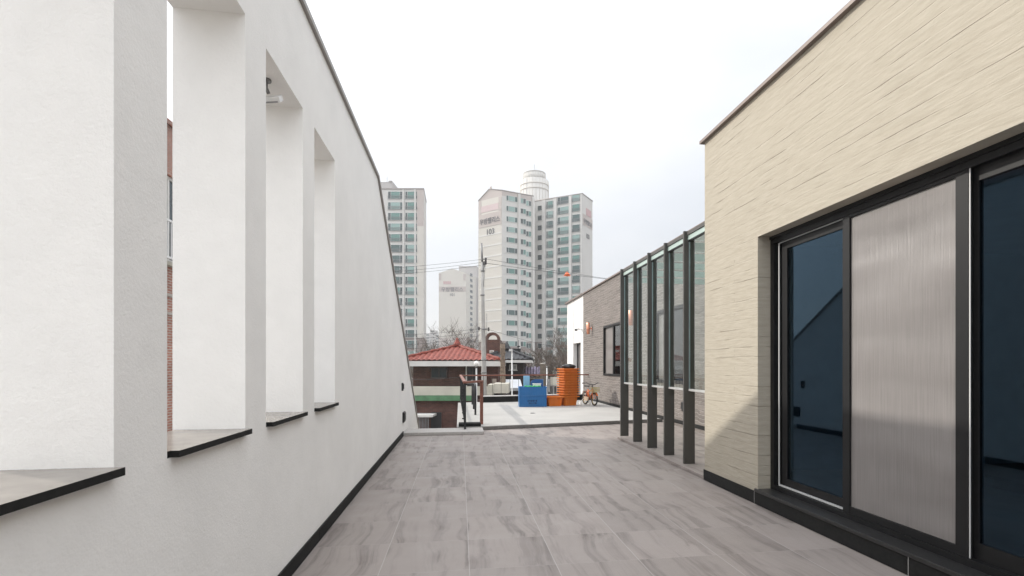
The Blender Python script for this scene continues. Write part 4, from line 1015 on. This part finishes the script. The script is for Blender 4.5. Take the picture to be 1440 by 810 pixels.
# lilac mesh
lm = Far('lilac_screen', U(749, 33), 33, 'pale lilac patterned screen strip above the dark garden wall', 'screen')
def lilac():
    k = NT('lilac_pattern'); v = k.coord()
    vo = k.n('ShaderNodeTexVoronoi'); vo.inputs['Scale'].default_value = 7; k.l(v, vo.inputs['Vector'])
    k.base(k.mix(k.rng(vo.outputs['Distance'], .25, .5, 0, 1), (.62, .54, .72), (.40, .35, .45))); k.b.inputs['Roughness'].default_value = .9; return k.m
b = MB(); n = 30; vs = []
for i in range(n + 1):
    x = U(736.5, 33) + (U(761, 33) - U(736.5, 33)) * i / n; y = 33 + .05 * math.sin(i * 1.3)
    vs += [(x, y, Z(526, 33)), (x, y, Z(516 + math.sin(i * .9), 33)), (x, y + .04, Z(516 + math.sin(i * .9), 33)), (x, y + .04, Z(526, 33))]
b.add(vs, [f for i in range(n) for f in ((4 * i, 4 * i + 4, 4 * i + 5, 4 * i + 1), (4 * i + 1, 4 * i + 5, 4 * i + 6, 4 * i + 2), (4 * i + 2, 4 * i + 6, 4 * i + 7, 4 * i + 3))]); lm.part(b, 'sheet', lilac())
b = MB()
for px in (737, 745, 753, 760.5): b.tube([(U(px, 33), 33.08, -4), (U(px, 33), 33.08, Z(516, 33))], .03, 6)
lm.part(b, 'frame', BROWNFR)

# ------------------------------------------------------------------ trees
BARK = mat('grey_brown_bark', (.13, .105, .085), .95, 0, .3, 4)
TWIG = mat('bare_twig', (.115, .09, .07), .95, 0, .25, 2)
def bare_tree(u, d, h, lab, seed, spread=.5, levels=4, r0=.13, kids=5, fork=.2, z0=-4.0, grp='bare winter trees among the houses'):
    F = Far('bare_tree', u, d, lab, 'tree', grp); rr = random.Random(seed); tr = MB(); br = MB()
    def grow(b, p, dr, L, r, lev):
        pts = [p]; rs = [r]; q = p; n = 4 if lev < 2 else 3
        for i in range(n):
            dr = (dr + Vector((rr.uniform(-1, 1), rr.uniform(-1, 1), rr.uniform(-.3, .6))) * .16).normalized(); q = q + dr * L / n; pts.append(q); rs.append(r * (1 - .6 * (i + 1) / n))
        b.tube(pts, rs, 7 if lev == 0 else (5 if lev == 1 else 3), cap=False)
        if lev >= levels: return
        for k in range(kids if lev else kids + 2):
            t = rr.uniform(fork if lev == 0 else .25, 1.0); i = min(n - 1, int(t * n)); pp = pts[i].lerp(pts[i + 1], t * n - i)
            a = rr.uniform(0, 2 * math.pi); side = Vector((math.cos(a), math.sin(a), rr.uniform(.2, 1.0)))
            nd = (dr * (1 - spread) + side * spread).normalized()
            grow(br, pp, nd, L * rr.uniform(.42, .68), max(.011, r * (1 - .6 * t) * .55), lev + 1)
    grow(tr, Vector((u, d, z0)), Vector((0, 0, 1)), h * .55, r0, 0)
    F.part(tr, 'trunk', BARK); F.part(br, 'crown', TWIG)
bare_tree(U(606, 48), 48, 9.2, 'bare tall tree left of the red roof ridge, in the gap between towers', 3, .42, 4, .16)
bare_tree(U(598, 44), 44, 7.6, 'small bare tree close to the end of the white wall above the red roof', 13, .5, 4, .12)
bare_tree(U(626, 46), 46, 8.0, 'bare tree just left of the red roof ridge tip', 21, .55, 4, .13)
bare_tree(U(646, 45), 45, 9.6, 'bare spreading tree just right of the red roof ridge tip', 5, .55, 4, .14)
bare_tree(U(662, 47), 47, 8.4, 'bare tree behind the utility pole', 8, .5, 4, .13)
bare_tree(U(748, 40), 40, 7.6, 'bare bushy tree right of the black roof house', 17, .6, 4, .12, 6)
bare_tree(U(766, 42), 42, 8.6, 'bare bushy tree above the gate post', 19, .6, 4, .13, 6)
bare_tree(U(784, 39), 39, 7.4, 'bare bushy tree behind the tall orange stack', 23, .6, 4, .12, 6)
bare_tree(U(800, 44), 44, 9.0, 'bare bushy tree beside the white end of the grey building', 29, .6, 4, .13, 6)
LEAF = mat('dusty_evergreen_leaf', (.055, .065, .040), .8, 0, .35, 1.2); LEAF2 = mat('brown_dry_leaf', (.12, .09, .06), .9, 0, .35, 1.2)
def shrub(u, d, w, h, z0, lab, seed, m, n=900, ls=.09, grp=None):
    F = Far('shrub', u, d, lab, 'shrub', grp, z0); rr = random.Random(seed); b = MB()
    cl_ = [(rr.gauss(0, .33) * w, rr.gauss(0, .3) * w * .6, rr.uniform(.25, .95) * h) for _ in range(14)]
    for i in range(n):
        c = rr.choice(cl_); p = Vector((u + c[0] + rr.gauss(0, .13) * w, d + c[1] + rr.gauss(0, .12) * w, z0 + max(.05, c[2] + rr.gauss(0, .12) * h)))
        a = Vector((rr.uniform(-1, 1), rr.uniform(-1, 1), rr.uniform(-1, 1))).normalized() * ls; q = a.orthogonal().normalized() * ls * .6
        b.add([p - a, p + q, p + a, p - q], [(0, 1, 2, 3)])
    F.part(b, 'foliage', m)
    b = MB()
    for c in cl_: b.tube([(u, d, z0), (u + c[0] * .5, d + c[1] * .5, z0 + c[2] * .55), (u + c[0], d + c[1], z0 + c[2])], [.04, .025, .01], 5)
    F.part(b, 'stems', BARK)
shrub(U(731, 26.0), 26.2, .8, 2.6, -4, 'dark green shrub below the white porch awning', 2, LEAF)
shrub(U(745, 35), 35, 2.2, 4.6, -4, 'dry brown shrub behind the lilac screen', 4, LEAF2, 1500)
shrub(U(776, 34), 34, 2.4, 4.9, -4, 'dry brown shrub behind the gate post', 5, LEAF2, 1500)
shrub(U(797, 33), 33, 2.0, 4.4, -4, 'dark evergreen shrub behind the tall orange stack', 6, LEAF, 1400)
shrub(U(764, 30.5), 30.5, 1.6, 3.3, -4, 'dark evergreen shrub between the gate post and the blue crates', 9, LEAF, 1200)
# pollarded trunk
pt = Far('pollarded_tree', U(707, 27.6), 27.6, 'stump like pollarded trunk with knobbly bark rising past the eaves', 'tree')
b = MB(); D = 25.6; rr = random.Random(4); pts = []; rs = []
for i in range(26):
    z = -4 + (Z(484, D) + 4) * i / 25; pts.append((U(707, D) + rr.uniform(-.012, .012), D, z)); rs.append(.125 + rr.uniform(-.02, .022))
b.tube(pts, rs, 10)
for i in range(60):
    z = rr.uniform(-1, Z(486, D)); a = rr.uniform(0, 6.28); b.obox((U(707, D) + .125 * math.cos(a), D + .125 * math.sin(a), z), (.06, .06, .05), (rr.uniform(0, 3), rr.uniform(0, 3), 0))
pt.part(b, 'trunk', mat('knobbly_bark', (.19, .145, .11), .95, 0, .45, 9, .5, 25))
b = MB()
for i in range(9):
    a = rr.uniform(0, 6.28); b.tube([(U(707, D), D, Z(485, D)), (U(707, D) + .15 * math.cos(a), D + .15 * math.sin(a), Z(485, D) + rr.uniform(-.02, .12))], [.035, .02], 6)
pt.part(b, 'crown', BARK)

# ------------------------------------------------------------------ apartment towers
TW = mat('tower_white', (.56, .545, .515), .85, 0, .04, .12); TC = mat('tower_cream', (.57, .54, .485), .85, 0, .04, .12)
TP = mat('tower_pinkish', (.46, .405, .375), .85, 0, .05, .12); TB = mat('tower_brown_base', (.27, .225, .205), .85, 0, .06, .12)
TLINE = mat('tower_line', (.66, .645, .61), .85); TG = mat('tower_grey', (.42, .40, .385), .85, 0, .05, .15)
TROOF = mat('tower_roof_edge', (.30, .27, .25), .8)
GG = [mat('tower_glass_green', (.10, .22, .19), .10, 0, .25, .35), mat('tower_glass_pale', (.24, .36, .33), .12, 0, .2, .35), mat('tower_glass_dark', (.05, .10, .095), .1, 0, .3, .35)]
TD = mat('tower_dark_glass', (.035, .055, .055), .15, 0, .3, .3); TRAIL = mat('balcony_rail_grey', (.22, .23, .23), .6); TFR = mat('tower_window_frame', (.58, .59, .57), .6)
def win_mesh(w, h, kind, var):
    """window unit in its own frame: x across, -y outwards, z up from the sill"""
    b = MB(); f = .07; g = 1 + var
    mats = [TFR, GG[0], GG[1], GG[2], TD, TRAIL]
    cuts = {'balcony': [.2, .8], 'wide': [.2, .76], 'pair': [.5], 'one': []}[kind]
    xs = [0] + cuts + [1]
    b.box(-w / 2, w / 2, -.12, -.02, 0, f); b.box(-w / 2, w / 2, -.12, -.02, h - f, h); 
    for i, c in enumerate(xs):
        x = -w / 2 + w * c; lo, hi = (x, x + f) if i == 0 else ((x - f, x) if i == len(xs) - 1 else (x - f / 2, x + f / 2))
        b.box(lo, hi, -.12, -.02, f, h - f)
    for i in range(len(xs) - 1):
        mid_ = kind in ('balcony', 'wide') and i == 1
        mi = g if mid_ else (4 if (i + var) % 2 == 0 or kind == 'one' else 3)
        if kind == 'pair': mi = 4 if i == (var % 2) else g
        b.box(-w / 2 + w * xs[i] + .03, -w / 2 + w * xs[i + 1] - .03, -.07, -.03, .03, h - .03, mi)
    if kind == 'balcony':
        b.box(-w / 2, w / 2, -.22, -.17, .02, .09, 5); b.box(-w / 2, w / 2, -.22, -.17, h * .40, h * .40 + .07, 5)
        n = int(w / .22)
        for i in range(n + 1): x = -w / 2 + .03 + (w - .06) * i / n; b.box(x - .03, x + .03, -.21, -.18, .09, h * .40, 5)
    o = b.build('window', mats, None, True)
    return o
def put_windows(F, P0, P1, frac, w, h, kind, zs_, name='window', seed=0):
    """a column of windows on the face P0->P1 (u, d), at fraction `frac` along it"""
    P0 = Vector(P0); P1 = Vector(P1); dr = (P1 - P0).normalized(); c = P0.lerp(P1, frac); ang = math.atan2(dr.y, dr.x)
    var = [win_mesh(w, h, kind, k) for k in range(3)]; used = set(); rr = random.Random(seed)
    for z in zs_:
        k = rr.choice((0, 0, 1, 2, 1)); s_ = var[k]
        o = s_ if k not in used else s_.copy()
        if k in used: COL.objects.link(o)
        used.add(k); o.name = name; o.parent = F.t; o.location = (c.x - F.o[0], c.y - F.o[1], z - F.o[2]); o.rotation_euler = (0, 0, ang)
    for k in range(3):
        if k not in used: bpy.data.objects.remove(var[k])
def poly_stack(F, pts, levels, name='wall'):
    """a prism cut into paint zones: levels = [(z0, z1, material), ...]"""
    b = MB(); mats = []
    for z0, z1, m in levels:
        if m not in mats: mats.append(m)
        n = len(pts); vs = [(p[0], p[1], z0) for p in pts] + [(p[0], p[1], z1) for p in pts]
        b.add(vs, [(i, (i + 1) % n, n + (i + 1) % n, n + i) for i in range(n)], mats.index(m))
    b.add([(p[0], p[1], levels[-1][1]) for p in pts], [tuple(range(len(pts)))], 0)
    return F.part(b, name, mats)
def text_on(F, s_, P0, P1, frac, z, size, m, name, stretch=1.0, proud=.05):
    P0 = Vector(P0); P1 = Vector(P1); dr = (P1 - P0).normalized(); c = P0.lerp(P1, frac); ang = math.atan2(dr.y, dr.x)
    cu = bpy.data.curves.new('txt', 'FONT'); cu.body = s_; cu.size = size; cu.align_x = 'CENTER'; cu.extrude = .03; cu.offset = size * .012
    tmp = bpy.data.objects.new('txt', cu); COL.objects.link(tmp)
    me = bpy.data.meshes.new_from_object(tmp.evaluated_get(bpy.context.evaluated_depsgraph_get())); bpy.data.objects.remove(tmp)
    me.transform(Matrix.Scale(stretch, 4, (1, 0, 0))); me.materials.clear(); me.materials.append(m)
    o = bpy.data.objects.new(name, me); COL.objects.link(o); o.parent = F.t
    nrm = Vector((dr.y, -dr.x)); o.location = (c.x + nrm.x * proud - F.o[0], c.y + nrm.y * proud - F.o[1], z - F.o[2]); o.rotation_euler = (R(90), 0, ang)
    return o
LETTER = mat('grey_letter_paint', (.10, .10, .105), .8); PINKL = mat('faded_pink_paint', (.50, .33, .33), .85)
NAME = '우방팰리스'

# tower at the left
D = 134.0
t2 = Far('apartment_tower', U(570, D), D + 6, 'pale apartment tower rising right behind the end of the white wall', 'apartment tower')
a, c = U(500, D), U(596, D)
pts = [(a, D), (c, D), (c - 1.75, D + 11), (a - 1.75, D + 11)]
zt = Z(266.5, D)
poly_stack(t2, pts, [(-4, Z(475, D), TB), (Z(475, D), Z(300, D), TW), (Z(300, D), zt, TP if False else TW)])
b = MB(); b.prism([(a - .1, D - .15), (c + .1, D - .15), (c - 1.65, D + 11.1), (a - 1.85, D + 11.1)], zt + .01, zt + .35); t2.part(b, 'roof_edge', TROOF)
b = MB(); b.box(U(584, D), c - .02, D - .06, D - .002, Z(475, D) + .02, Z(318, D)); t2.part(b, 'light_panel', TC)
b = MB(); b.box(U(584, D), c - .02, D - .07, D - .002, Z(318, D) + .02, zt); t2.part(b, 'pinkish_panel', TP)
for px in (567.3, 584): 
    b = MB(); b.box(U(px, D) - .22, U(px, D) + .22, D - .3, D - .075, -4, zt - .05); t2.part(b, 'pilaster', TW)
rows = [Z(280.0 + 14.95 * i, D) for i in range(17)]
put_windows(t2, (a, D), (c, D), (U(556.2, D) - a) / (c - a), 3.95, 2.0, 'balcony', rows, seed=1)
put_windows(t2, (a, D), (c, D), (U(578.3, D) - a) / (c - a), 3.1, 2.0, 'balcony', rows, seed=2)
b = MB(); b.box(U(522, D), U(548.5, D), D + 2, D + 8, zt + .36, Z(252, D)); b.box(U(543.5, D), U(548.5, D), D + 1.8, D + 8.1, Z(252, D) + .01, Z(250.5, D)); t2.part(b, 'lift_house', TG)
b = MB(); b.tube([(U(538, D), D + 4, Z(252, D)), (U(538, D), D + 4, Z(240, D))], .06, 5); t2.part(b, 'aerial', TRAIL)

# tower in the middle distance
D = 250.0
t1 = Far('apartment_tower', U(640, D), D + 8, 'farthest beige apartment block with a blank gable lettered 101', 'apartment tower')
a, c = U(617, D), U(655, D); zt = Z(384, D)
P = [(a, D), (c, D), (c + 6.5, D + 22), (a + 6.5, D + 22)]
poly_stack(t1, P, [(-4, Z(475, D), TP), (Z(475, D), zt, TC)])
b = MB(); uc = (a + c) / 2; za = Z(377.5, D)
b.add([(a, D, zt + .01), (c, D, zt + .01), (uc, D, za), (a + 6.5, D + 22, zt + .01), (c + 6.5, D + 22, zt + .01), (uc + 6.5, D + 22, za)], [(0, 1, 2), (3, 5, 4), (0, 2, 5, 3), (1, 4, 5, 2)]); t1.part(b, 'gable_roof', TC)
b = MB(); b.box(a + .05, c - .05, D - .12, D - .01, Z(410, D), Z(403, D)); t1.part(b, 'name_band', TP)
for x0, x1 in ((a + .05, a + 1.2), (c - 1.2, c - .05)):
    b = MB(); b.box(x0, x1, D - .13, D - .01, Z(394, D), Z(385, D)); t1.part(b, 'corner_panel', TP)
text_on(t1, NAME, (a, D), (c, D), .5, Z(409.5, D), 2.35, LETTER, 'lettering', 1.0, .16)
text_on(t1, '101', (a, D), (c, D), .5, Z(416.3, D), 1.9, LETTER, 'number', 1.0, .10)
b = MB()
for i in range(4): b.box(U(623.5 + i * 2.8, D), U(625.8 + i * 2.8, D), D - .1, D - .01, Z(399.5, D), Z(395.5, D))
t1.part(b, 'pink_emblem', PINKL)
P0, P1 = (c, D), (c + 6.5, D + 22)
put_windows(t1, P0, P1, .28, 3.2, 1.6, 'one', [Z(383.5 + 7.95 * i, D) - .8 for i in range(14)], seed=3)
a2, c2 = U(659.5, D + 6), U(671.5, D + 6)
b = MB(); b.box(U(645.5, D + 12), U(671.0, D + 12), D + 12, D + 26, -4, Z(375.5, D + 12)); b.box(U(671.2, D + 12), U(673.2, D + 12), D + 13, D + 26, -4, Z(391, D + 12)); t1.part(b, 'rear_wing', TG)
b = MB(); b.box(U(645.3, D + 12), U(671.2, D + 12), D + 11.8, D + 26.2, Z(375.4, D + 12), Z(374.6, D + 12)); t1.part(b, 'roof_edge', TROOF)

# big tower with two wings and a round core
t3 = Far('apartment_tower', -1, 148, 'large twin winged apartment tower with a round core on its roof', 'apartment tower')
L = (U(672.7, 142.5), 142.5); A = (U(706, 137.5), 137.5); B1 = (U(750.6, 142.3), 142.3); Bk = (B1[0] - 4, B1[1] + 9)
zA = Z(267.5, 137.5); zL = Z(282.5, 142.5); zap = Z(265.5, 140)
def zone(zt): return [(-4, Z(480, 140), TB), (Z(480, 140), Z(318, 140), TW), (Z(318, 140), zt, TW)]
ze = min(zA, zL) - .2
poly_stack(t3, [L, A, B1, Bk, (L[0] + 1, L[1] + 5)], [(-4, Z(480, 140), TB), (Z(480, 140), ze, TW)], 'left_wing')
# gable cladding, painted lines and crown of the left gable
G = lambda t, z, off=.0: Vector((L[0] + (A[0] - L[0]) * t, L[1] + (A[1] - L[1]) * t, z)) + off * Vector((-(L[1] - A[1]) , -(A[0] - L[0]), 0)).normalized()
def gpanel(b, t0, t1_, z0, z1, off=.08):
    vs = [G(t0, z0, .01), G(t1_, z0, .01), G(t1_, z1, .01), G(t0, z1, .01), G(t0, z0, off), G(t1_, z0, off), G(t1_, z1, off), G(t0, z1, off)]
    b.add(vs, [(0, 1, 2, 3), (4, 5, 6, 7), (0, 1, 5, 4), (1, 2, 6, 5), (2, 3, 7, 6), (3, 0, 4, 7)])
b = MB(); gpanel(b, .01, .99, Z(480, 140), ze - .05, .06); t3.part(b, 'gable_cladding', TC)
b = MB(); gpanel(b, .02, .98, Z(318, 140), Z(300, 140), .14); t3.part(b, 'name_band', TP)
b = MB(); gpanel(b, .12, .86, Z(297, 140) , Z(288, 140), .12); t3.part(b, 'pink_emblem', mat('very_faded_pink', (.56, .45, .44), .85))
b = MB()
for i in range(10): z = Z(330 + i * 15.2, 140); gpanel(b, .04, .98, z - .18, z + .18, .11)
t3.part(b, 'painted_line', TLINE)
b = MB()
for t0, t1_ in ((.02, .13), (.87, .98)): gpanel(b, t0, t1_, Z(300, 140) + .1, ze - .1, .13)
t3.part(b, 'corner_panel', TP)
text_on(t3, NAME, L, A, .5, Z(313.5, 140), 1.75, LETTER, 'lettering', .92, .2)
text_on(t3, '103', L, A, .52, Z(329.5, 140), 2.1, LETTER, 'number', 1.0, .12)
# sloping crown of the left wing: gable rises to an apex
b = MB(); m0 = G(.46, zap)
vs = [Vector((*L, ze + .01)), Vector((*A, ze + .01)), Vector((*B1, ze + .01)), Vector((*Bk, ze + .01)), Vector((*L, zL)), m0, Vector((*A, zA)), Vector((*B1, zA)), Vector((*Bk, zA))]
b.add(vs, [(0, 1, 6, 5, 4), (1, 2, 7, 6), (2, 3, 8, 7), (4, 5, 8), (5, 6, 7, 8), (0, 4, 8, 3)]); t3.part(b, 'gable_top', TP)
b = MB(); b.tube([Vector((*L, zL)), m0, Vector((*A, zA)), Vector((*B1, zA))], .16, 6); t3.part(b, 'roof_edge', TROOF)
b = MB(); b.lathe([(.35, 0), (.3, 1.0), (.15, 1.3)], (m0.x + .4, m0.y + 1.2, m0.z - .1), 8); t3.part(b, 'vent', TP)
rows = [Z(281.5 + 14.66 * i, 137.8) for i in range(16)]
put_windows(t3, A, B1, .30, 3.4, 1.45, 'wide', rows, seed=5)
put_windows(t3, A, B1, .655, 1.75, 1.45, 'pair', [z - .05 for z in rows], seed=6)
put_windows(t3, A, B1, .83, 1.65, 1.45, 'pair', [z - .45 for z in rows], seed=7)
nb = MB(); dr = (Vector(B1) - Vector(A)).normalized(); 
for fr_ in (.52, .97):
    c_ = Vector(A).lerp(Vector(B1), fr_); nrm = Vector((dr.y, -dr.x))
    p0 = c_ + nrm * .5; nb.prism([tuple(c_ - dr * .35 - nrm * .02), tuple(c_ + dr * .35 - nrm * .02), tuple(p0 + dr * .35), tuple(p0 - dr * .35)], -4, zA - .3)
t3.part(nb, 'pilaster', TW)
B2 = (U(751.4, 146.5), 146.5); C = (U(819, 139.9), 139.9); Rr = (U(833.2, 146.5), 146.5); Rk = (B2[0] + 5, B2[1] + 8)
zC = Z(272, 139.9); zR = Z(288, 146.5)
poly_stack(t3, [B2, C, Rr, Rk], [(-4, Z(480, 142), TB), (Z(480, 142), zC, TW)], 'right_wing')
b = MB(); b.tube([Vector((*B2, zC)), Vector((*C, zC)), Vector((*Rr, zC))], .18, 6); t3.part(b, 'roof_edge', TROOF)
rows2 = [Z(285.5 + 14.25 * i, 141.5) for i in range(16)]
put_windows(t3, B2, C, .345, 2.5, 2.05, 'balcony', [z - .6 for z in rows2], seed=8)
put_windows(t3, B2, C, .645, 4.4, 2.05, 'balcony', rows2, seed=9)
put_windows(t3, B2, C, .875, 3.4, 2.05, 'balcony', [z + .2 for z in rows2], seed=10)
put_windows(t3, B2, C, .12, 1.4, 1.5, 'one', [z - .9 for z in rows2], 'stair_window', seed=11)
nb = MB(); dr = (Vector(C) - Vector(B2)).normalized(); nrm = Vector((dr.y, -dr.x))
for fr_, w_ in ((.215, .45), (.455, .45), (.765, .4), (.985, .2)):
    c_ = Vector(B2).lerp(Vector(C), fr_); p0 = c_ + nrm * .55; nb.prism([tuple(c_ - dr * w_ - nrm * .02), tuple(c_ + dr * w_ - nrm * .02), tuple(p0 + dr * w_), tuple(p0 - dr * w_)], -4, zC - .3)
t3.part(nb, 'pilaster', TW)
G2 = lambda t, z, off: Vector((C[0] + (Rr[0] - C[0]) * t, C[1] + (Rr[1] - C[1]) * t, z)) + off * Vector((Rr[1] - C[1], -(Rr[0] - C[0]), 0)).normalized()
b = MB()
for z0, z1 in ((Z(318, 142), Z(303, 142)),):
    vs = [G2(t, z, o_) for o_ in (.01, .08) for t, z in ((.02, z0), (.98, z0), (.98, z1), (.02, z1))]; b.add(vs, [(0, 1, 2, 3), (4, 5, 6, 7), (0, 1, 5, 4), (1, 2, 6, 5), (2, 3, 7, 6), (3, 0, 4, 7)])
t3.part(b, 'name_band', TP)
b = MB(); vs = [G2(t, z, o_) for o_ in (.01, .08) for t, z in ((.35, Z(302, 142)), (.85, Z(302, 142)), (.85, Z(292, 142)), (.35, Z(292, 142)))]; b.add(vs, [(0, 1, 2, 3), (4, 5, 6, 7), (0, 1, 5, 4), (1, 2, 6, 5), (2, 3, 7, 6), (3, 0, 4, 7)]); t3.part(b, 'pink_emblem', PINKL)
text_on(t3, NAME, C, Rr, .5, Z(315, 142), 1.5, LETTER, 'lettering', .92, .12)
text_on(t3, '103', C, Rr, .5, Z(334, 142), 1.8, LETTER, 'number', 1.0, .05)
# round core
cx, cd = U(751.5, 150), 151.0; s_ = 151 / 720
core = MB(); core.lathe([(20 * s_, -4), (20 * s_, Z(256, 151))], (cx, cd, 0), 40, 0, True); core.lathe([(15.5 * s_, Z(256, 151) + .01), (15.5 * s_, Z(246, 151))], (cx, cd, 0), 40, 0, True); core.lathe([(15.8 * s_, Z(246, 151) + .01), (15.8 * s_, Z(244.6, 151))], (cx, cd, 0), 40, 0, True)
cp_ = t3.part(core, 'round_core', TW)
b = MB()
for i in range(26):
    a_ = 2 * math.pi * i / 26
    for r_, z0, z1 in ((20 * s_ + .03, Z(300, 151), Z(256.3, 151)), (15.5 * s_ + .03, Z(255.8, 151), Z(246.2, 151))):
        b.tube([(cx + r_ * math.cos(a_), cd + r_ * math.sin(a_), z0), (cx + r_ * math.cos(a_), cd + r_ * math.sin(a_), z1)], .06, 4)
for z in (263, 270): b.lathe([(20 * s_ + .1, -.12), (20 * s_ + .1, .12)], (cx, cd, Z(z, 151)), 40)
b.v = [p - Vector(t3.o) for p in b.v]; b.build('ribs', TC, cp_, True)
b = MB(); b.tube([(cx, cd, Z(245, 151)), (cx, cd, Z(231, 151))], .06, 5); t3.part(b, 'aerial', TRAIL)
# faint far blocks
for i, (p0, p1, top, D, lab) in enumerate(((597, 604, 469, 420, 'very faint far apartment block, leftmost in the gap beside the tall tower'), (604.5, 611.5, 464, 450, 'very faint far apartment block, middle of three in the gap'), (612, 619, 470, 430, 'very faint far apartment block beside the beige block'))):
    F = Far('distant_apartment', U((p0 + p1) / 2, D), D + 5, lab, 'apartment block', 'faint far apartment blocks')
    b = MB(); b.box(U(p0, D), U(p1, D), D, D + 14, -4, Z(top, D)); F.part(b, 'wall', TG)
    b = MB()
    for k in range(8): b.box(U(p0 + .8, D), U(p1 - .8, D), D - .1, D - .01, Z(top + 3 + k * 4.2, D), Z(top + 1.2 + k * 4.2, D))
    F.part(b, 'window_bands', TD)

# red brick block beyond the white wall
rb = thing('red_brick_building', (-8.2, 11.8, -4), 'red brick house with a white railed window seen through the wall opening', 'building')
b = MB(); wall_holes(b, -7, -7.18, 8.6, 15.2, -4, 7.2, [(12.6, 14.9, 3.9, 6.0), (9.4, 11.2, 3.9, 5.9)])
for y in (8.6, 15.2): b.quad((-7, y, -4), (-9.5, y, -4), (-9.5, y, 7.2), (-7, y, 7.2))
b.quad((-9.5, 8.6, -4), (-9.5, 15.2, -4), (-9.5, 15.2, 7.2), (-9.5, 8.6, 7.2)); b.quad((-7, 8.6, 7.1), (-7, 15.2, 7.1), (-9.5, 15.2, 7.1), (-9.5, 8.6, 7.1))
b.build('wall', REDBRICK, rb)
MB().box(-9.55, -6.95, 8.55, 15.25, 7.201, 7.32).build('coping', REDBRICK, rb)
for y0, y1, z0, z1 in ((12.6, 14.9, 3.9, 6.0), (9.4, 11.2, 3.9, 5.9)):
    q = MB(); q.box(-7.14, -7.06, y0, y0 + .07, z0, z1); q.box(-7.14, -7.06, y1 - .07, y1, z0, z1); q.box(-7.14, -7.06, y0 + .07, y1 - .07, z0, z0 + .07); q.box(-7.14, -7.06, y0 + .07, y1 - .07, z1 - .07, z1); q.box(-7.14, -7.06, (y0 + y1) / 2 - .04, (y0 + y1) / 2 + .04, z0 + .07, z1 - .07)
    w = q.build('window', FASCIA, rb)
    MB().box(-7.12, -7.10, y0 + .07, y1 - .07, z0 + .07, z1 - .07).build('pane', DIMGLASS, w)
    q = MB(); q.box(-6.78, -6.74, y0 - .1, y1 + .1, z0 + .85, z0 + .9); q.box(-6.78, -6.74, y0 - .1, y1 + .1, z0 - .02, z0 + .03)
    for i in range(17): y = y0 - .08 + (y1 - y0 + .16) * i / 16; q.box(-6.77, -6.75, y - .012, y + .012, z0 + .03, z0 + .85)
    for y in (y0 - .1, y1 + .06): q.box(-6.999, -6.74, y, y + .04, z0 - .02, z0 + .03)
    q.build('balconet_rail', WHITEP, w)
    MB().box(-6.999, -6.90, y0 - .06, y1 + .06, z0 - .12, z0 - .03).build('sill', CREAM, w)
for z in (2.6, 3.05): MB().box(-6.999, -6.97, 8.61, 15.19, z, z + .07).build('brick_course', mat('pale_course', (.42, .38, .34), .9), rb)
b = MB(); b.tube([(-6.94, 12.2, -4), (-6.94, 12.2, 7.0)], .05, 8); b.build('downpipe', FASCIA, rb)

# ------------------------------------------------------------------ haze
hm = bpy.data.materials.new('pale_haze'); hm.use_nodes = True; t_ = hm.node_tree; t_.nodes.clear()
pv = t_.nodes.new('ShaderNodeVolumePrincipled'); pv.inputs['Color'].default_value = (.93, .94, .96, 1); pv.inputs['Density'].default_value = .0009; pv.inputs['Anisotropy'].default_value = .2
mo = t_.nodes.new('ShaderNodeOutputMaterial'); t_.links.new(pv.outputs['Volume'], mo.inputs['Volume'])
tag(MB().box(-720, 720, -720, 720, -5.6, 66).build('haze', hm), kind='stuff')
